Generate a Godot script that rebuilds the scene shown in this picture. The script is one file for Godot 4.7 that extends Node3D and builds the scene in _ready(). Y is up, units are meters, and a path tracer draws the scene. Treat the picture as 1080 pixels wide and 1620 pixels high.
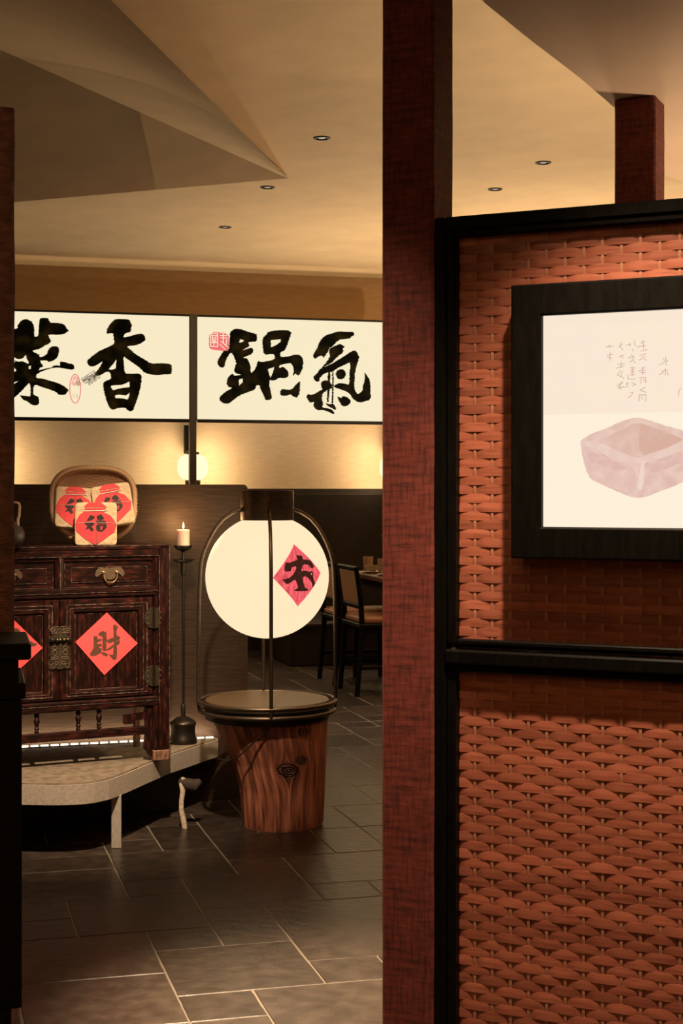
extends Node3D
# A restaurant corner at night: lantern on a log, old cabinet, lit signs behind, woven screen with a lit picture on the right.
# x right, y up, the camera looks along -z. The room's own axes are turned 15.1 degrees about y.

const EYE := 1.3
const FOCAL := 2397.0
const ROOM_TURN := 15.1
const MODULE := 0.1975

var rng := RandomNumberGenerator.new()
var M := {}
var used := {}


func _ready() -> void:
	rng.seed = 20240
	# ---- camera, sky, exposure, off-frame lights -------------------------------------------------
	var cam := Camera3D.new()
	cam.name = "camera"
	add_child(cam)
	cam.position = Vector3(0, EYE, 0)
	cam.set_frustum(0.05 * 1620.0 / FOCAL, Vector2(0, -33.0 / FOCAL * 0.05), 0.05, 60.0)
	cam.current = true
	var env := Environment.new()
	env.background_mode = Environment.BG_COLOR
	env.background_color = Color.BLACK
	env.tonemap_mode = Environment.TONE_MAPPER_LINEAR
	env.tonemap_exposure = 1.0
	env.sdfgi_enabled = true
	env.ssao_enabled = true
	env.ssil_enabled = true
	var we := WorldEnvironment.new()
	we.name = "environment"
	we.environment = env
	add_child(we)
	# recessed spots outside the frame: over the cabinet, over the aisle, over the woven screen
	spot("cabinet_spot", Vector3(-0.45, 3.06, -3.6), Vector3(-1.0, 0.72, -5.6), 17.0, CABINET_SPOT, 0.9, 0.05)
	spot("aisle_spot", Vector3(-0.16, 3.06, -3.62), Vector3(0.06, 0.0, -3.74), 16.5, AISLE_SPOT, 1.0, 0.05)
	spot("screen_spot", Vector3(0.43, 2.44, -2.62), Vector3(0.62, 0.12, -2.99), 37.6, SCREEN_SPOT, 1.0, 0.03)
	spot("post_spot", Vector3(-0.30, 3.06, -2.2), Vector3(-0.02, 1.42, -3.32), 11.5, POST_SPOT, 1.0, 0.05)
	make_materials()
	build_room()
	build_floor()
	build_pillars()
	build_screen()
	build_picture()
	build_console()
	build_platform()
	build_partition()
	build_signs()
	build_cabinet()
	build_lantern()
	build_candle()
	build_cabinet_things()
	build_dining()
	build_ceiling_lights()


const CABINET_SPOT := 22.0
const AISLE_SPOT := 52.0
const SCREEN_SPOT := 5.8
const POST_SPOT := 3.6


# ---------------------------------------------------------------- small helpers
func at(px: float, py: float, d: float) -> Vector3:
	return Vector3((px - 540.0) / FOCAL * d, EYE - (py - 777.0) / FOCAL * d, -d)


func room(a: float, y: float, b: float) -> Vector3:
	var t := deg_to_rad(ROOM_TURN)
	return Vector3(a * cos(t) - b * sin(t), y, -(a * sin(t) + b * cos(t)))


func lin(r: float, g: float, b: float) -> Color:
	return Color(r, g, b).linear_to_srgb()


func numbered(called: String) -> String:
	var n: int = used.get(called, -1) + 1
	used[called] = n
	return called if n == 0 else "%s_%03d" % [called, n]


func tag(o: Node, label: String, category: String, group := "") -> void:
	o.set_meta("label", label)
	o.set_meta("category", category)
	if group:
		o.set_meta("group", group)


func thing(called: String, label: String, category: String, where := Vector3.ZERO, turn := 0.0, group := "") -> Node3D:
	var o := Node3D.new()
	o.name = numbered(called)
	add_child(o, true)
	o.position = where
	o.rotation_degrees.y = turn
	tag(o, label, category, group)
	return o


func struct_node(called: String, turn := ROOM_TURN) -> Node3D:
	var o := Node3D.new()
	o.name = called
	add_child(o, true)
	o.rotation_degrees.y = turn
	o.set_meta("kind", "structure")
	return o


func spot(called: String, from: Vector3, to: Vector3, half_angle: float, energy: float, blend: float, size: float) -> void:
	var l := SpotLight3D.new()
	l.name = numbered(called)
	add_child(l, true)
	l.look_at_from_position(from, to, Vector3(0, 0, 1) if absf((to - from).normalized().y) > 0.9 else Vector3.UP)
	l.spot_angle = half_angle
	l.spot_angle_attenuation = blend
	l.spot_range = 12.0
	l.spot_attenuation = 2.0
	l.light_energy = energy
	l.light_size = size
	l.light_color = lin(1.0, 0.74, 0.48)
	l.shadow_enabled = true


func omni(called: String, where: Vector3, energy: float, size: float, c: Color) -> void:
	var l := OmniLight3D.new()
	l.name = numbered(called)
	add_child(l, true)
	l.position = where
	l.light_energy = energy
	l.light_size = size
	l.omni_range = 16.0
	l.omni_attenuation = 2.0
	l.light_color = c
	l.shadow_enabled = true


# ---------------------------------------------------------------- mesh building
class Shape:
	var v := PackedVector3Array()
	var n := PackedVector3Array()
	var u := PackedVector2Array()

	func tri(a: Vector3, b: Vector3, c: Vector3, na: Vector3, nb: Vector3, nc: Vector3, ua := Vector2.ZERO, ub := Vector2.ZERO, uc := Vector2.ZERO) -> void:
		# wound clockwise as seen from the side the normals point to
		if (b - a).cross(c - a).dot(na + nb + nc) > 0.0:
			v.append_array([a, c, b]); n.append_array([na, nc, nb]); u.append_array([ua, uc, ub])
		else:
			v.append_array([a, b, c]); n.append_array([na, nb, nc]); u.append_array([ua, ub, uc])

	func poly(p: Array, out: Vector3) -> void:
		var m: Vector3 = (p[1] - p[0]).cross(p[2] - p[0]).normalized()
		if m.dot(out) < 0.0:
			m = -m
		for i in range(1, p.size() - 1):
			tri(p[0], p[i], p[i + 1], m, m, m)

	func quad(a: Vector3, b: Vector3, c: Vector3, d: Vector3, out: Vector3) -> void:
		# with uv 0..1: a top left, b top right, c bottom right, d bottom left
		var m := (b - a).cross(c - a).normalized()
		if m.dot(out) < 0.0:
			m = -m
		tri(a, b, c, m, m, m, Vector2(0, 0), Vector2(1, 0), Vector2(1, 1))
		tri(a, c, d, m, m, m, Vector2(0, 0), Vector2(1, 1), Vector2(0, 1))

	func box(c: Vector3, size: Vector3, bevel := 0.002, basis := Basis()) -> void:
		var h := size / 2.0
		var b := minf(bevel, minf(h.x, minf(h.y, h.z)) * 0.6)
		var corner := {}
		for sx in [-1, 1]:
			for sy in [-1, 1]:
				for sz in [-1, 1]:
					corner[Vector3i(sx, sy, sz)] = [
						c + basis * Vector3(sx * h.x, sy * (h.y - b), sz * (h.z - b)),
						c + basis * Vector3(sx * (h.x - b), sy * h.y, sz * (h.z - b)),
						c + basis * Vector3(sx * (h.x - b), sy * (h.y - b), sz * h.z)]
		for s in [-1, 1]:
			poly([corner[Vector3i(s, -1, -1)][0], corner[Vector3i(s, 1, -1)][0], corner[Vector3i(s, 1, 1)][0], corner[Vector3i(s, -1, 1)][0]], basis.x * s)
			poly([corner[Vector3i(-1, s, -1)][1], corner[Vector3i(1, s, -1)][1], corner[Vector3i(1, s, 1)][1], corner[Vector3i(-1, s, 1)][1]], basis.y * s)
			poly([corner[Vector3i(-1, -1, s)][2], corner[Vector3i(1, -1, s)][2], corner[Vector3i(1, 1, s)][2], corner[Vector3i(-1, 1, s)][2]], basis.z * s)
			for t in [-1, 1]:
				poly([corner[Vector3i(s, t, -1)][0], corner[Vector3i(s, t, 1)][0], corner[Vector3i(s, t, 1)][1], corner[Vector3i(s, t, -1)][1]], basis.x * s + basis.y * t)
				poly([corner[Vector3i(-1, s, t)][1], corner[Vector3i(1, s, t)][1], corner[Vector3i(1, s, t)][2], corner[Vector3i(-1, s, t)][2]], basis.y * s + basis.z * t)
				poly([corner[Vector3i(s, -1, t)][0], corner[Vector3i(s, 1, t)][0], corner[Vector3i(s, 1, t)][2], corner[Vector3i(s, -1, t)][2]], basis.x * s + basis.z * t)
				for w in [-1, 1]:
					var k = corner[Vector3i(s, t, w)]
					poly([k[0], k[1], k[2]], basis * Vector3(s, t, w))

	func lathe(where: Vector3, profile: Array, seg := 32, basis := Basis()) -> void:
		# profile of Vector2(radius, height), from below along the outside
		var nseg := profile.size() - 1
		var dirs := []
		for i in nseg:
			var e: Vector2 = profile[i + 1] - profile[i]
			dirs.append(Vector2(e.y, -e.x).normalized())
		for i in nseg:
			var n0: Vector2 = dirs[i]
			var n1: Vector2 = dirs[i]
			if i > 0 and dirs[i - 1].dot(dirs[i]) > 0.75:
				n0 = (dirs[i - 1] + dirs[i]).normalized()
			if i < nseg - 1 and dirs[i + 1].dot(dirs[i]) > 0.75:
				n1 = (dirs[i + 1] + dirs[i]).normalized()
			var p0: Vector2 = profile[i]
			var p1: Vector2 = profile[i + 1]
			for k in seg:
				var a0 := TAU * k / seg
				var a1 := TAU * (k + 1) / seg
				var e0 := Vector3(sin(a0), 0, cos(a0))
				var e1 := Vector3(sin(a1), 0, cos(a1))
				var A := where + basis * (e0 * p0.x + Vector3.UP * p0.y)
				var B := where + basis * (e1 * p0.x + Vector3.UP * p0.y)
				var C := where + basis * (e1 * p1.x + Vector3.UP * p1.y)
				var D := where + basis * (e0 * p1.x + Vector3.UP * p1.y)
				var nA := basis * (e0 * n0.x + Vector3.UP * n0.y)
				var nB := basis * (e1 * n0.x + Vector3.UP * n0.y)
				var nC := basis * (e1 * n1.x + Vector3.UP * n1.y)
				var nD := basis * (e0 * n1.x + Vector3.UP * n1.y)
				var f0 := float(k) / seg
				var f1 := float(k + 1) / seg
				if p0.x > 1e-5:
					tri(A, B, C, nA, nB, nC, Vector2(f0, p0.y), Vector2(f1, p0.y), Vector2(f1, p1.y))
				if p1.x > 1e-5:
					tri(A, C, D, nA, nC, nD, Vector2(f0, p0.y), Vector2(f1, p1.y), Vector2(f0, p1.y))

	func tube(pts: Array, r, seg := 8, closed := false, flat := 1.0) -> void:
		var cnt := pts.size()
		var rings := []
		var up := Vector3.ZERO
		for i in cnt:
			var before: Vector3 = pts[(i - 1 + cnt) % cnt] if (closed or i > 0) else pts[i]
			var after: Vector3 = pts[(i + 1) % cnt] if (closed or i < cnt - 1) else pts[i]
			var t := (after - before).normalized()
			if up == Vector3.ZERO:
				up = Vector3.UP if absf(t.y) < 0.9 else Vector3.RIGHT
			up = (up - t * up.dot(t)).normalized()
			var side := t.cross(up)
			var rad: float = r[i] if r is Array else r
			var ring := []
			for k in seg:
				var a := TAU * k / seg
				var dir := side * cos(a) + up * sin(a) * flat
				ring.append([pts[i] + dir * rad, (side * cos(a) * flat + up * sin(a)).normalized()])
			rings.append(ring)
		for i in (cnt if closed else cnt - 1):
			var R0: Array = rings[i]
			var R1: Array = rings[(i + 1) % cnt]
			for k in seg:
				var k1 := (k + 1) % seg
				tri(R0[k][0], R0[k1][0], R1[k1][0], R0[k][1], R0[k1][1], R1[k1][1])
				tri(R0[k][0], R1[k1][0], R1[k][0], R0[k][1], R1[k1][1], R1[k][1])
		if not closed:
			for e in [0, cnt - 1]:
				var out: Vector3 = (pts[0] - pts[1]) if e == 0 else (pts[cnt - 1] - pts[cnt - 2])
				var cap := []
				for k in seg:
					cap.append(rings[e][k][0])
				poly(cap, out)

	func prism(outline: PackedVector2Array, z0: float, z1: float, basis := Basis(), where := Vector3.ZERO, uv0 := Vector2.ZERO, uv_size := Vector2.ONE) -> void:
		# outline in x, y; from z0 (back) to z1 (front); uv by place in the given box (y down)
		var idx := Geometry2D.triangulate_polygon(outline)
		for i in range(0, idx.size(), 3):
			for side in [z0, z1]:
				var nn: Vector3 = basis.z * (1.0 if side == z1 else -1.0)
				var q := []
				var w := []
				for k in 3:
					var p := outline[idx[i + k]]
					q.append(where + basis * Vector3(p.x, p.y, side))
					w.append(Vector2((p.x - uv0.x) / uv_size.x, 1.0 - (p.y - uv0.y) / uv_size.y))
				tri(q[0], q[1], q[2], nn, nn, nn, w[0], w[1], w[2])
		var ccw := not Geometry2D.is_polygon_clockwise(outline)
		for i in outline.size():
			var a := outline[i]
			var b := outline[(i + 1) % outline.size()]
			var e := (b - a).normalized()
			var m2 := Vector2(e.y, -e.x) if ccw else Vector2(-e.y, e.x)
			poly([where + basis * Vector3(a.x, a.y, z0), where + basis * Vector3(b.x, b.y, z0), where + basis * Vector3(b.x, b.y, z1), where + basis * Vector3(a.x, a.y, z1)], basis * Vector3(m2.x, m2.y, 0))

	func grid(nu: int, nv: int, f: Callable, toward := Vector3.ZERO, flip := 1.0) -> void:
		# a smooth sheet f(u, v); its normals point along flip * (df/du x df/dv)
		var p := []
		for j in nv + 1:
			for i in nu + 1:
				p.append(f.call(float(i) / nu, float(j) / nv))
		var nn := []
		for j in nv + 1:
			for i in nu + 1:
				var du: Vector3 = p[j * (nu + 1) + mini(i + 1, nu)] - p[j * (nu + 1) + maxi(i - 1, 0)]
				var dv: Vector3 = p[mini(j + 1, nv) * (nu + 1) + i] - p[maxi(j - 1, 0) * (nu + 1) + i]
				var m := du.cross(dv).normalized() * flip
				if toward != Vector3.ZERO and m.dot(toward) < 0.0:
					m = -m
				nn.append(m)
		for j in nv:
			for i in nu:
				var a := j * (nu + 1) + i
				var b := a + 1
				var c := a + nu + 2
				var d := a + nu + 1
				var ua := Vector2(float(i) / nu, float(j) / nv)
				var uc := Vector2(float(i + 1) / nu, float(j + 1) / nv)
				tri(p[a], p[b], p[c], nn[a], nn[b], nn[c], ua, Vector2(uc.x, ua.y), uc)
				tri(p[a], p[c], p[d], nn[a], nn[c], nn[d], ua, uc, Vector2(ua.x, uc.y))

	func mesh() -> ArrayMesh:
		var arr := []
		arr.resize(Mesh.ARRAY_MAX)
		arr[Mesh.ARRAY_VERTEX] = v
		arr[Mesh.ARRAY_NORMAL] = n
		arr[Mesh.ARRAY_TEX_UV] = u
		var m := ArrayMesh.new()
		m.add_surface_from_arrays(Mesh.PRIMITIVE_TRIANGLES, arr)
		return m


func obj(called: String, s, material: Material, parent: Node = null) -> MeshInstance3D:
	var o := MeshInstance3D.new()
	o.name = called if parent else numbered(called)
	o.mesh = s.mesh() if s is Shape else s
	for i in o.mesh.get_surface_count():
		o.set_surface_override_material(i, material)
	(parent if parent else self).add_child(o, true)
	return o


func boxed(called: String, c: Vector3, size: Vector3, material: Material, parent: Node, bevel := 0.002, basis := Basis()) -> MeshInstance3D:
	var s := Shape.new()
	s.box(c, size, bevel, basis)
	return obj(called, s, material, parent)


func circle(r: float, y: float, seg := 48, start := 0.0) -> Array:
	var out := []
	for k in seg:
		var a := start + TAU * k / seg
		out.append(Vector3(sin(a) * r, y, cos(a) * r))
	return out


# ---------------------------------------------------------------- materials and textures
func noise(freq: float, octaves: int, s: int, kind := FastNoiseLite.TYPE_SIMPLEX_SMOOTH) -> FastNoiseLite:
	var f := FastNoiseLite.new()
	f.noise_type = kind
	f.seed = s
	f.frequency = freq
	f.fractal_octaves = octaves
	return f


func ramp_tex(freq: float, octaves: int, s: int, stops: Array, size := 512) -> NoiseTexture2D:
	var t := NoiseTexture2D.new()
	t.width = size
	t.height = size
	t.seamless = true
	t.noise = noise(freq, octaves, s)
	var g := Gradient.new()
	var off := PackedFloat32Array()
	var col := PackedColorArray()
	for e in stops:
		off.append(e[0])
		col.append(e[1])
	g.offsets = off
	g.colors = col
	t.color_ramp = g
	return t


func gray_tex(freq: float, octaves: int, s: int, size := 512) -> NoiseTexture2D:
	var t := NoiseTexture2D.new()
	t.width = size
	t.height = size
	t.seamless = true
	t.noise = noise(freq, octaves, s)
	return t


func plain(c: Color, rough := 0.6, metal := 0.0, spec := 0.5) -> StandardMaterial3D:
	var m := StandardMaterial3D.new()
	m.albedo_color = c
	m.roughness = rough
	m.metallic = metal
	m.metallic_specular = spec
	return m


func grained(tex: Texture2D, bump: Texture2D, scale: Vector3, rough := 0.6, relief := 0.05, world := false) -> StandardMaterial3D:
	var m := StandardMaterial3D.new()
	m.albedo_texture = tex
	m.roughness = rough
	m.uv1_triplanar = true
	m.uv1_world_triplanar = world
	m.uv1_triplanar_sharpness = 4.0
	m.uv1_scale = scale
	if bump:
		m.heightmap_enabled = true
		m.heightmap_texture = bump
		m.heightmap_scale = relief
	return m


func glow(c: Color, energy: float) -> StandardMaterial3D:
	var m := StandardMaterial3D.new()
	m.albedo_color = Color(0.05, 0.05, 0.05)
	m.roughness = 0.6
	m.emission_enabled = true
	m.emission = c
	m.emission_energy_multiplier = energy
	return m


func make_materials() -> void:
	var g1 := gray_tex(0.012, 5, 3)
	var g2 := gray_tex(0.03, 4, 5)
	var g3 := gray_tex(0.08, 3, 6)
	M.plaster = grained(ramp_tex(0.008, 5, 11, [[0.0, lin(0.59, 0.44, 0.265)], [0.5, lin(0.63, 0.472, 0.285)], [1.0, lin(0.67, 0.505, 0.305)]]), g1, Vector3(0.7, 0.7, 0.7), 0.85, 0.08, true)
	M.wall = grained(ramp_tex(0.03, 5, 12, [[0.0, lin(0.52, 0.38, 0.25)], [0.16, lin(0.74, 0.565, 0.38)], [0.6, lin(0.78, 0.60, 0.41)], [1.0, lin(0.82, 0.64, 0.45)]]), g3, Vector3(0.5, 3.0, 0.5), 0.8, 0.06, true)
	M.rosy_plaster = grained(ramp_tex(0.008, 5, 18, [[0.0, lin(0.58, 0.40, 0.27)], [1.0, lin(0.64, 0.445, 0.305)]]), g1, Vector3(0.7, 0.7, 0.7), 0.85, 0.06, true)
	M.brown_plaster = grained(ramp_tex(0.02, 5, 19, [[0.0, lin(0.50, 0.31, 0.14)], [1.0, lin(0.58, 0.37, 0.18)]]), null, Vector3(0.5, 2.0, 0.5), 0.8, 0.0, true)
	M.dark_panel = grained(ramp_tex(0.02, 5, 13, [[0.0, lin(0.016, 0.010, 0.007)], [1.0, lin(0.035, 0.023, 0.016)]]), g2, Vector3(0.7, 4.0, 0.7), 0.5, 0.05)
	M.partition = grained(ramp_tex(0.02, 5, 14, [[0.0, lin(0.019, 0.010, 0.006)], [0.5, lin(0.028, 0.0155, 0.009)], [1.0, lin(0.038, 0.022, 0.013)]]), g2, Vector3(0.6, 7.0, 0.6), 0.55, 0.04)
	M.partition.metallic_specular = 0.3
	var post_tex := ramp_tex(0.018, 5, 21, [[0.0, lin(0.07, 0.0135, 0.009)], [0.4, lin(0.165, 0.029, 0.020)], [0.7, lin(0.195, 0.035, 0.024)], [1.0, lin(0.26, 0.055, 0.039)]])
	M.post = grained(post_tex, g3, Vector3(1.2, 7.5, 1.2), 0.7, 0.018)
	M.post.detail_enabled = true
	M.post.detail_blend_mode = BaseMaterial3D.BLEND_MODE_MUL
	M.post.detail_albedo = ramp_tex(0.025, 5, 25, [[0.0, Color(0.62, 0.60, 0.58)], [0.4, Color(0.92, 0.91, 0.90)], [0.7, Color(1, 1, 1)], [1.0, Color(1, 1, 1)]])
	M.post.detail_uv_layer = BaseMaterial3D.DETAIL_UV_2
	M.post.uv2_triplanar = true
	M.post.uv2_scale = Vector3(7.0, 0.9, 7.0)
	M.post_dark = grained(ramp_tex(0.02, 5, 22, [[0.0, lin(0.10, 0.042, 0.033)], [0.6, lin(0.23, 0.10, 0.080)], [1.0, lin(0.34, 0.16, 0.13)]]), g3, Vector3(2.0, 5.0, 2.0), 0.62, 0.14)
	M.black_wood = grained(ramp_tex(0.02, 4, 23, [[0.0, lin(0.003, 0.0025, 0.002)], [1.0, lin(0.007, 0.006, 0.005)]]), g3, Vector3(5.0, 1.0, 5.0), 0.42, 0.03)
	M.black_wood.metallic_specular = 0.22
	M.console = grained(ramp_tex(0.02, 4, 24, [[0.0, lin(0.004, 0.0035, 0.003)], [1.0, lin(0.010, 0.008, 0.007)]]), g3, Vector3(2.0, 9.0, 2.0), 0.55, 0.05)
	M.console.metallic_specular = 0.3
	var cab := [[0.0, lin(0.006, 0.003, 0.0025)], [0.4, lin(0.014, 0.0045, 0.0034)], [0.7, lin(0.036, 0.0085, 0.006)], [0.9, lin(0.066, 0.017, 0.012)], [1.0, lin(0.15, 0.07, 0.05)]]
	M.cab_v = grained(ramp_tex(0.022, 5, 31, cab), g3, Vector3(5.0, 1.2, 5.0), 0.42, 0.05)
	M.cab_h = grained(ramp_tex(0.022, 5, 32, cab), g3, Vector3(1.2, 5.0, 5.0), 0.42, 0.05)
	M.cab_v.metallic_specular = 0.3
	M.cab_h.metallic_specular = 0.3
	M.cab_bead = grained(ramp_tex(0.03, 4, 33, [[0.0, lin(0.015, 0.006, 0.0045)], [0.46, lin(0.035, 0.016, 0.011)], [0.6, lin(0.14, 0.09, 0.063)], [1.0, lin(0.30, 0.21, 0.155)]]), g3, Vector3(2.2, 2.2, 2.2), 0.5, 0.03)
	M.cab_raw = grained(ramp_tex(0.02, 5, 34, [[0.0, lin(0.05, 0.02, 0.014)], [0.4, lin(0.18, 0.09, 0.055)], [1.0, lin(0.34, 0.19, 0.12)]]), g3, Vector3(6.0, 2.0, 6.0), 0.6, 0.04)
	M.brass = plain(lin(0.30, 0.20, 0.11), 0.42, 0.75)
	M.brass_dull = grained(ramp_tex(0.05, 4, 35, [[0.0, lin(0.05, 0.032, 0.018)], [0.5, lin(0.16, 0.11, 0.065)], [1.0, lin(0.30, 0.21, 0.13)]]), g3, Vector3(6, 6, 6), 0.5, 0.05)
	M.brass_dull.metallic = 0.5
	M.brass_old = grained(ramp_tex(0.05, 4, 37, [[0.0, lin(0.015, 0.010, 0.006)], [0.5, lin(0.05, 0.034, 0.020)], [1.0, lin(0.12, 0.085, 0.052)]]), g3, Vector3(6, 6, 6), 0.5, 0.05)
	M.brass_old.metallic = 0.5
	M.post_paint = plain(lin(0.09, 0.075, 0.058), 0.45)
	M.iron = plain(lin(0.045, 0.036, 0.028), 0.38, 0.85)
	M.iron_dark = plain(lin(0.018, 0.014, 0.011), 0.45, 0.5)
	M.bronze = grained(ramp_tex(0.03, 3, 36, [[0.0, lin(0.09, 0.065, 0.045)], [1.0, lin(0.17, 0.125, 0.09)]]), null, Vector3(3, 3, 3), 0.36, 0.0)
	M.bronze.metallic = 0.85
	M.concrete = grained(ramp_tex(0.03, 6, 41, [[0.0, lin(0.11, 0.08, 0.056)], [0.5, lin(0.20, 0.155, 0.112)], [1.0, lin(0.28, 0.225, 0.175)]]), g3, Vector3(1.2, 1.2, 1.2), 0.7, 0.05)
	M.concrete_edge = grained(ramp_tex(0.06, 6, 42, [[0.0, lin(0.27, 0.225, 0.185)], [0.5, lin(0.35, 0.295, 0.245)], [1.0, lin(0.41, 0.35, 0.30)]]), g3, Vector3(2, 2, 2), 0.75, 0.04)
	M.steel = grained(ramp_tex(0.05, 4, 43, [[0.0, lin(0.26, 0.23, 0.20)], [1.0, lin(0.42, 0.38, 0.33)]]), g3, Vector3(3, 1, 3), 0.5, 0.02)
	M.driftwood = grained(ramp_tex(0.03, 4, 44, [[0.0, lin(0.20, 0.15, 0.11)], [0.6, lin(0.52, 0.43, 0.34)], [1.0, lin(0.62, 0.53, 0.43)]]), g3, Vector3(8, 4, 8), 0.75, 0.08)
	M.bark = grained(ramp_tex(0.04, 4, 45, [[0.0, lin(0.02, 0.013, 0.010)], [1.0, lin(0.08, 0.05, 0.038)]]), g3, Vector3(8, 8, 8), 0.8, 0.3)
	M.tray_wood = grained(ramp_tex(0.02, 5, 46, [[0.0, lin(0.055, 0.034, 0.018)], [1.0, lin(0.11, 0.072, 0.037)]]), g3, Vector3(1.0, 5.0, 6.0), 0.4, 0.03)
	M.rattan = grained(ramp_tex(0.05, 4, 51, [[0.0, lin(0.34, 0.19, 0.09)], [1.0, lin(0.62, 0.40, 0.23)]]), g3, Vector3(10, 10, 10), 0.6, 0.05)
	M.kraft = grained(ramp_tex(0.02, 5, 52, [[0.0, lin(0.50, 0.36, 0.21)], [1.0, lin(0.62, 0.46, 0.29)]]), g1, Vector3(5, 5, 5), 0.75, 0.35)
	M.string = plain(lin(0.42, 0.34, 0.27), 0.7)
	M.string_dark = plain(lin(0.12, 0.07, 0.05), 0.8)
	M.wax = plain(lin(0.70, 0.52, 0.42), 0.5)
	M.wax.subsurf_scatter_enabled = true
	M.wax.subsurf_scatter_strength = 0.4
	M.clay = plain(lin(0.02, 0.013, 0.010), 0.5)
	M.cane = plain(lin(0.50, 0.33, 0.22), 0.5)
	M.leather = grained(ramp_tex(0.05, 4, 53, [[0.0, lin(0.30, 0.12, 0.045)], [1.0, lin(0.40, 0.17, 0.07)]]), g3, Vector3(6, 6, 6), 0.6, 0.03)
	M.leather_light = grained(ramp_tex(0.05, 4, 57, [[0.0, lin(0.50, 0.25, 0.11)], [1.0, lin(0.62, 0.33, 0.16)]]), g3, Vector3(6, 6, 6), 0.6, 0.02)
	M.chair_wood = plain(lin(0.006, 0.0045, 0.0038), 0.55, 0.0, 0.25)
	M.table_wood = grained(ramp_tex(0.02, 4, 54, [[0.0, lin(0.09, 0.035, 0.02)], [1.0, lin(0.16, 0.07, 0.04)]]), g3, Vector3(5, 5, 1), 0.35, 0.02)
	M.ceramic = plain(lin(0.42, 0.35, 0.26), 0.3)
	M.white_ceramic = plain(lin(0.75, 0.70, 0.62), 0.25)
	M.grout = plain(lin(0.15, 0.12, 0.09), 0.9)
	M.slates = []
	var slate_bump := gray_tex(0.02, 6, 61)
	for k in 5:
		var f := 0.75 + 0.14 * k
		var t := ramp_tex(0.015, 6, 62 + k, [[0.0, lin(0.023 * f, 0.0165 * f, 0.0128 * f)], [0.5, lin(0.036 * f, 0.0262 * f, 0.0203 * f)], [1.0, lin(0.056 * f, 0.041 * f, 0.032 * f)]])
		var m := grained(t, slate_bump, Vector3(1.6, 1.6, 1.6), 0.33, 0.13, true)
		m.metallic_specular = 0.34
		M.slates.append(m)
	M.wefts = []
	M.warp = plain(lin(0.44, 0.19, 0.115), 0.5)
	for k in 6:
		var f: float = [0.78, 0.9, 1.0, 1.08, 0.95, 1.18][k]
		var t := ramp_tex(0.02, 4, 71 + k, [[0.0, lin(0.24 * f, 0.068 * f, 0.040 * f)], [0.4, lin(0.36 * f, 0.106 * f, 0.062 * f)], [1.0, lin(0.44 * f, 0.145 * f, 0.09 * f)]], 256)
		M.wefts.append(grained(t, null, Vector3(1.5, 18.0, 1.5), 0.42, 0.0, true))
	M.black_glow_off = plain(lin(0.01, 0.009, 0.008), 0.4, 0.4)


# ---------------------------------------------------------------- flat print: brush characters, seals, pictures
func outline_of(list: Array, sx := 1.0, sy := 1.0) -> PackedVector2Array:
	var p := PackedVector2Array()
	for i in range(0, list.size(), 2):
		p.append(Vector2(list[i] * sx, list[i + 1] * sy))
	return p


func smoothed(p: PackedVector2Array) -> PackedVector2Array:
	# cut the corners once, so that brush strokes bend instead of breaking
	var q := PackedVector2Array()
	for i in p.size():
		var a := p[i]
		var b := p[(i + 1) % p.size()]
		q.append(a.lerp(b, 0.22))
		q.append(a.lerp(b, 0.78))
	return q


func fill_shape(im: Image, list: Array, sx: float, sy: float, c0: Color, c1: Color, ragged := 0.0, tone: FastNoiseLite = null, edge: FastNoiseLite = null) -> void:
	var p := outline_of(list, sx, sy)
	if list.size() > 10:
		p = smoothed(p)
	var lo := INF
	var hi := -INF
	for q in p:
		lo = minf(lo, q.y)
		hi = maxf(hi, q.y)
	for y in range(maxi(0, int(lo)), mini(im.get_height() - 1, int(hi) + 1) + 1):
		var xs := []
		var yy := y + 0.5
		for i in p.size():
			var a := p[i]
			var b := p[(i + 1) % p.size()]
			if (a.y <= yy) != (b.y <= yy):
				xs.append(a.x + (yy - a.y) / (b.y - a.y) * (b.x - a.x))
		xs.sort()
		for k in range(0, xs.size() - 1, 2):
			var x0: float = xs[k]
			var x1: float = xs[k + 1]
			if edge:
				x0 += edge.get_noise_2d(x0 * 0.6, y) * ragged
				x1 += edge.get_noise_2d(x1 * 0.6 + 400.0, y) * ragged
			var i0 := clampi(int(round(x0)), 0, im.get_width())
			var i1 := clampi(int(round(x1)), 0, im.get_width())
			if i1 <= i0:
				continue
			if tone == null:
				im.fill_rect(Rect2i(i0, y, i1 - i0, 1), c0)
			else:
				var x := i0
				while x < i1:
					var w := mini(5, i1 - x)
					im.fill_rect(Rect2i(x, y, w, 1), c0.lerp(c1, clampf(tone.get_noise_2d(x, y) * 1.1 + 0.35, 0.0, 1.0)))
					x += w


func draw_line_on(im: Image, list: Array, sx: float, sy: float, width: float, c: Color, strength := 1.0, gaps: FastNoiseLite = null) -> void:
	var p := outline_of(list, sx, sy)
	for i in p.size() - 1:
		var l := p[i].distance_to(p[i + 1])
		var steps := maxi(1, int(l / 0.7))
		for k in steps + 1:
			var q := p[i].lerp(p[i + 1], float(k) / steps)
			if gaps and gaps.get_noise_2d(q.x, q.y) < -0.08:
				continue
			var r := width / 2.0
			for y in range(int(q.y - r), int(q.y + r) + 1):
				for x in range(int(q.x - r), int(q.x + r) + 1):
					if x >= 0 and y >= 0 and x < im.get_width() and y < im.get_height() and Vector2(x + 0.5 - q.x, y + 0.5 - q.y).length() <= r:
						im.set_pixel(x, y, im.get_pixel(x, y).lerp(c, strength))


func thicken(im: Image, list: Array, k: float, width: float, c: Color) -> void:
	var closed := list.duplicate()
	closed.append(list[0])
	closed.append(list[1])
	draw_line_on(im, closed, k, k, width, c)


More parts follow.
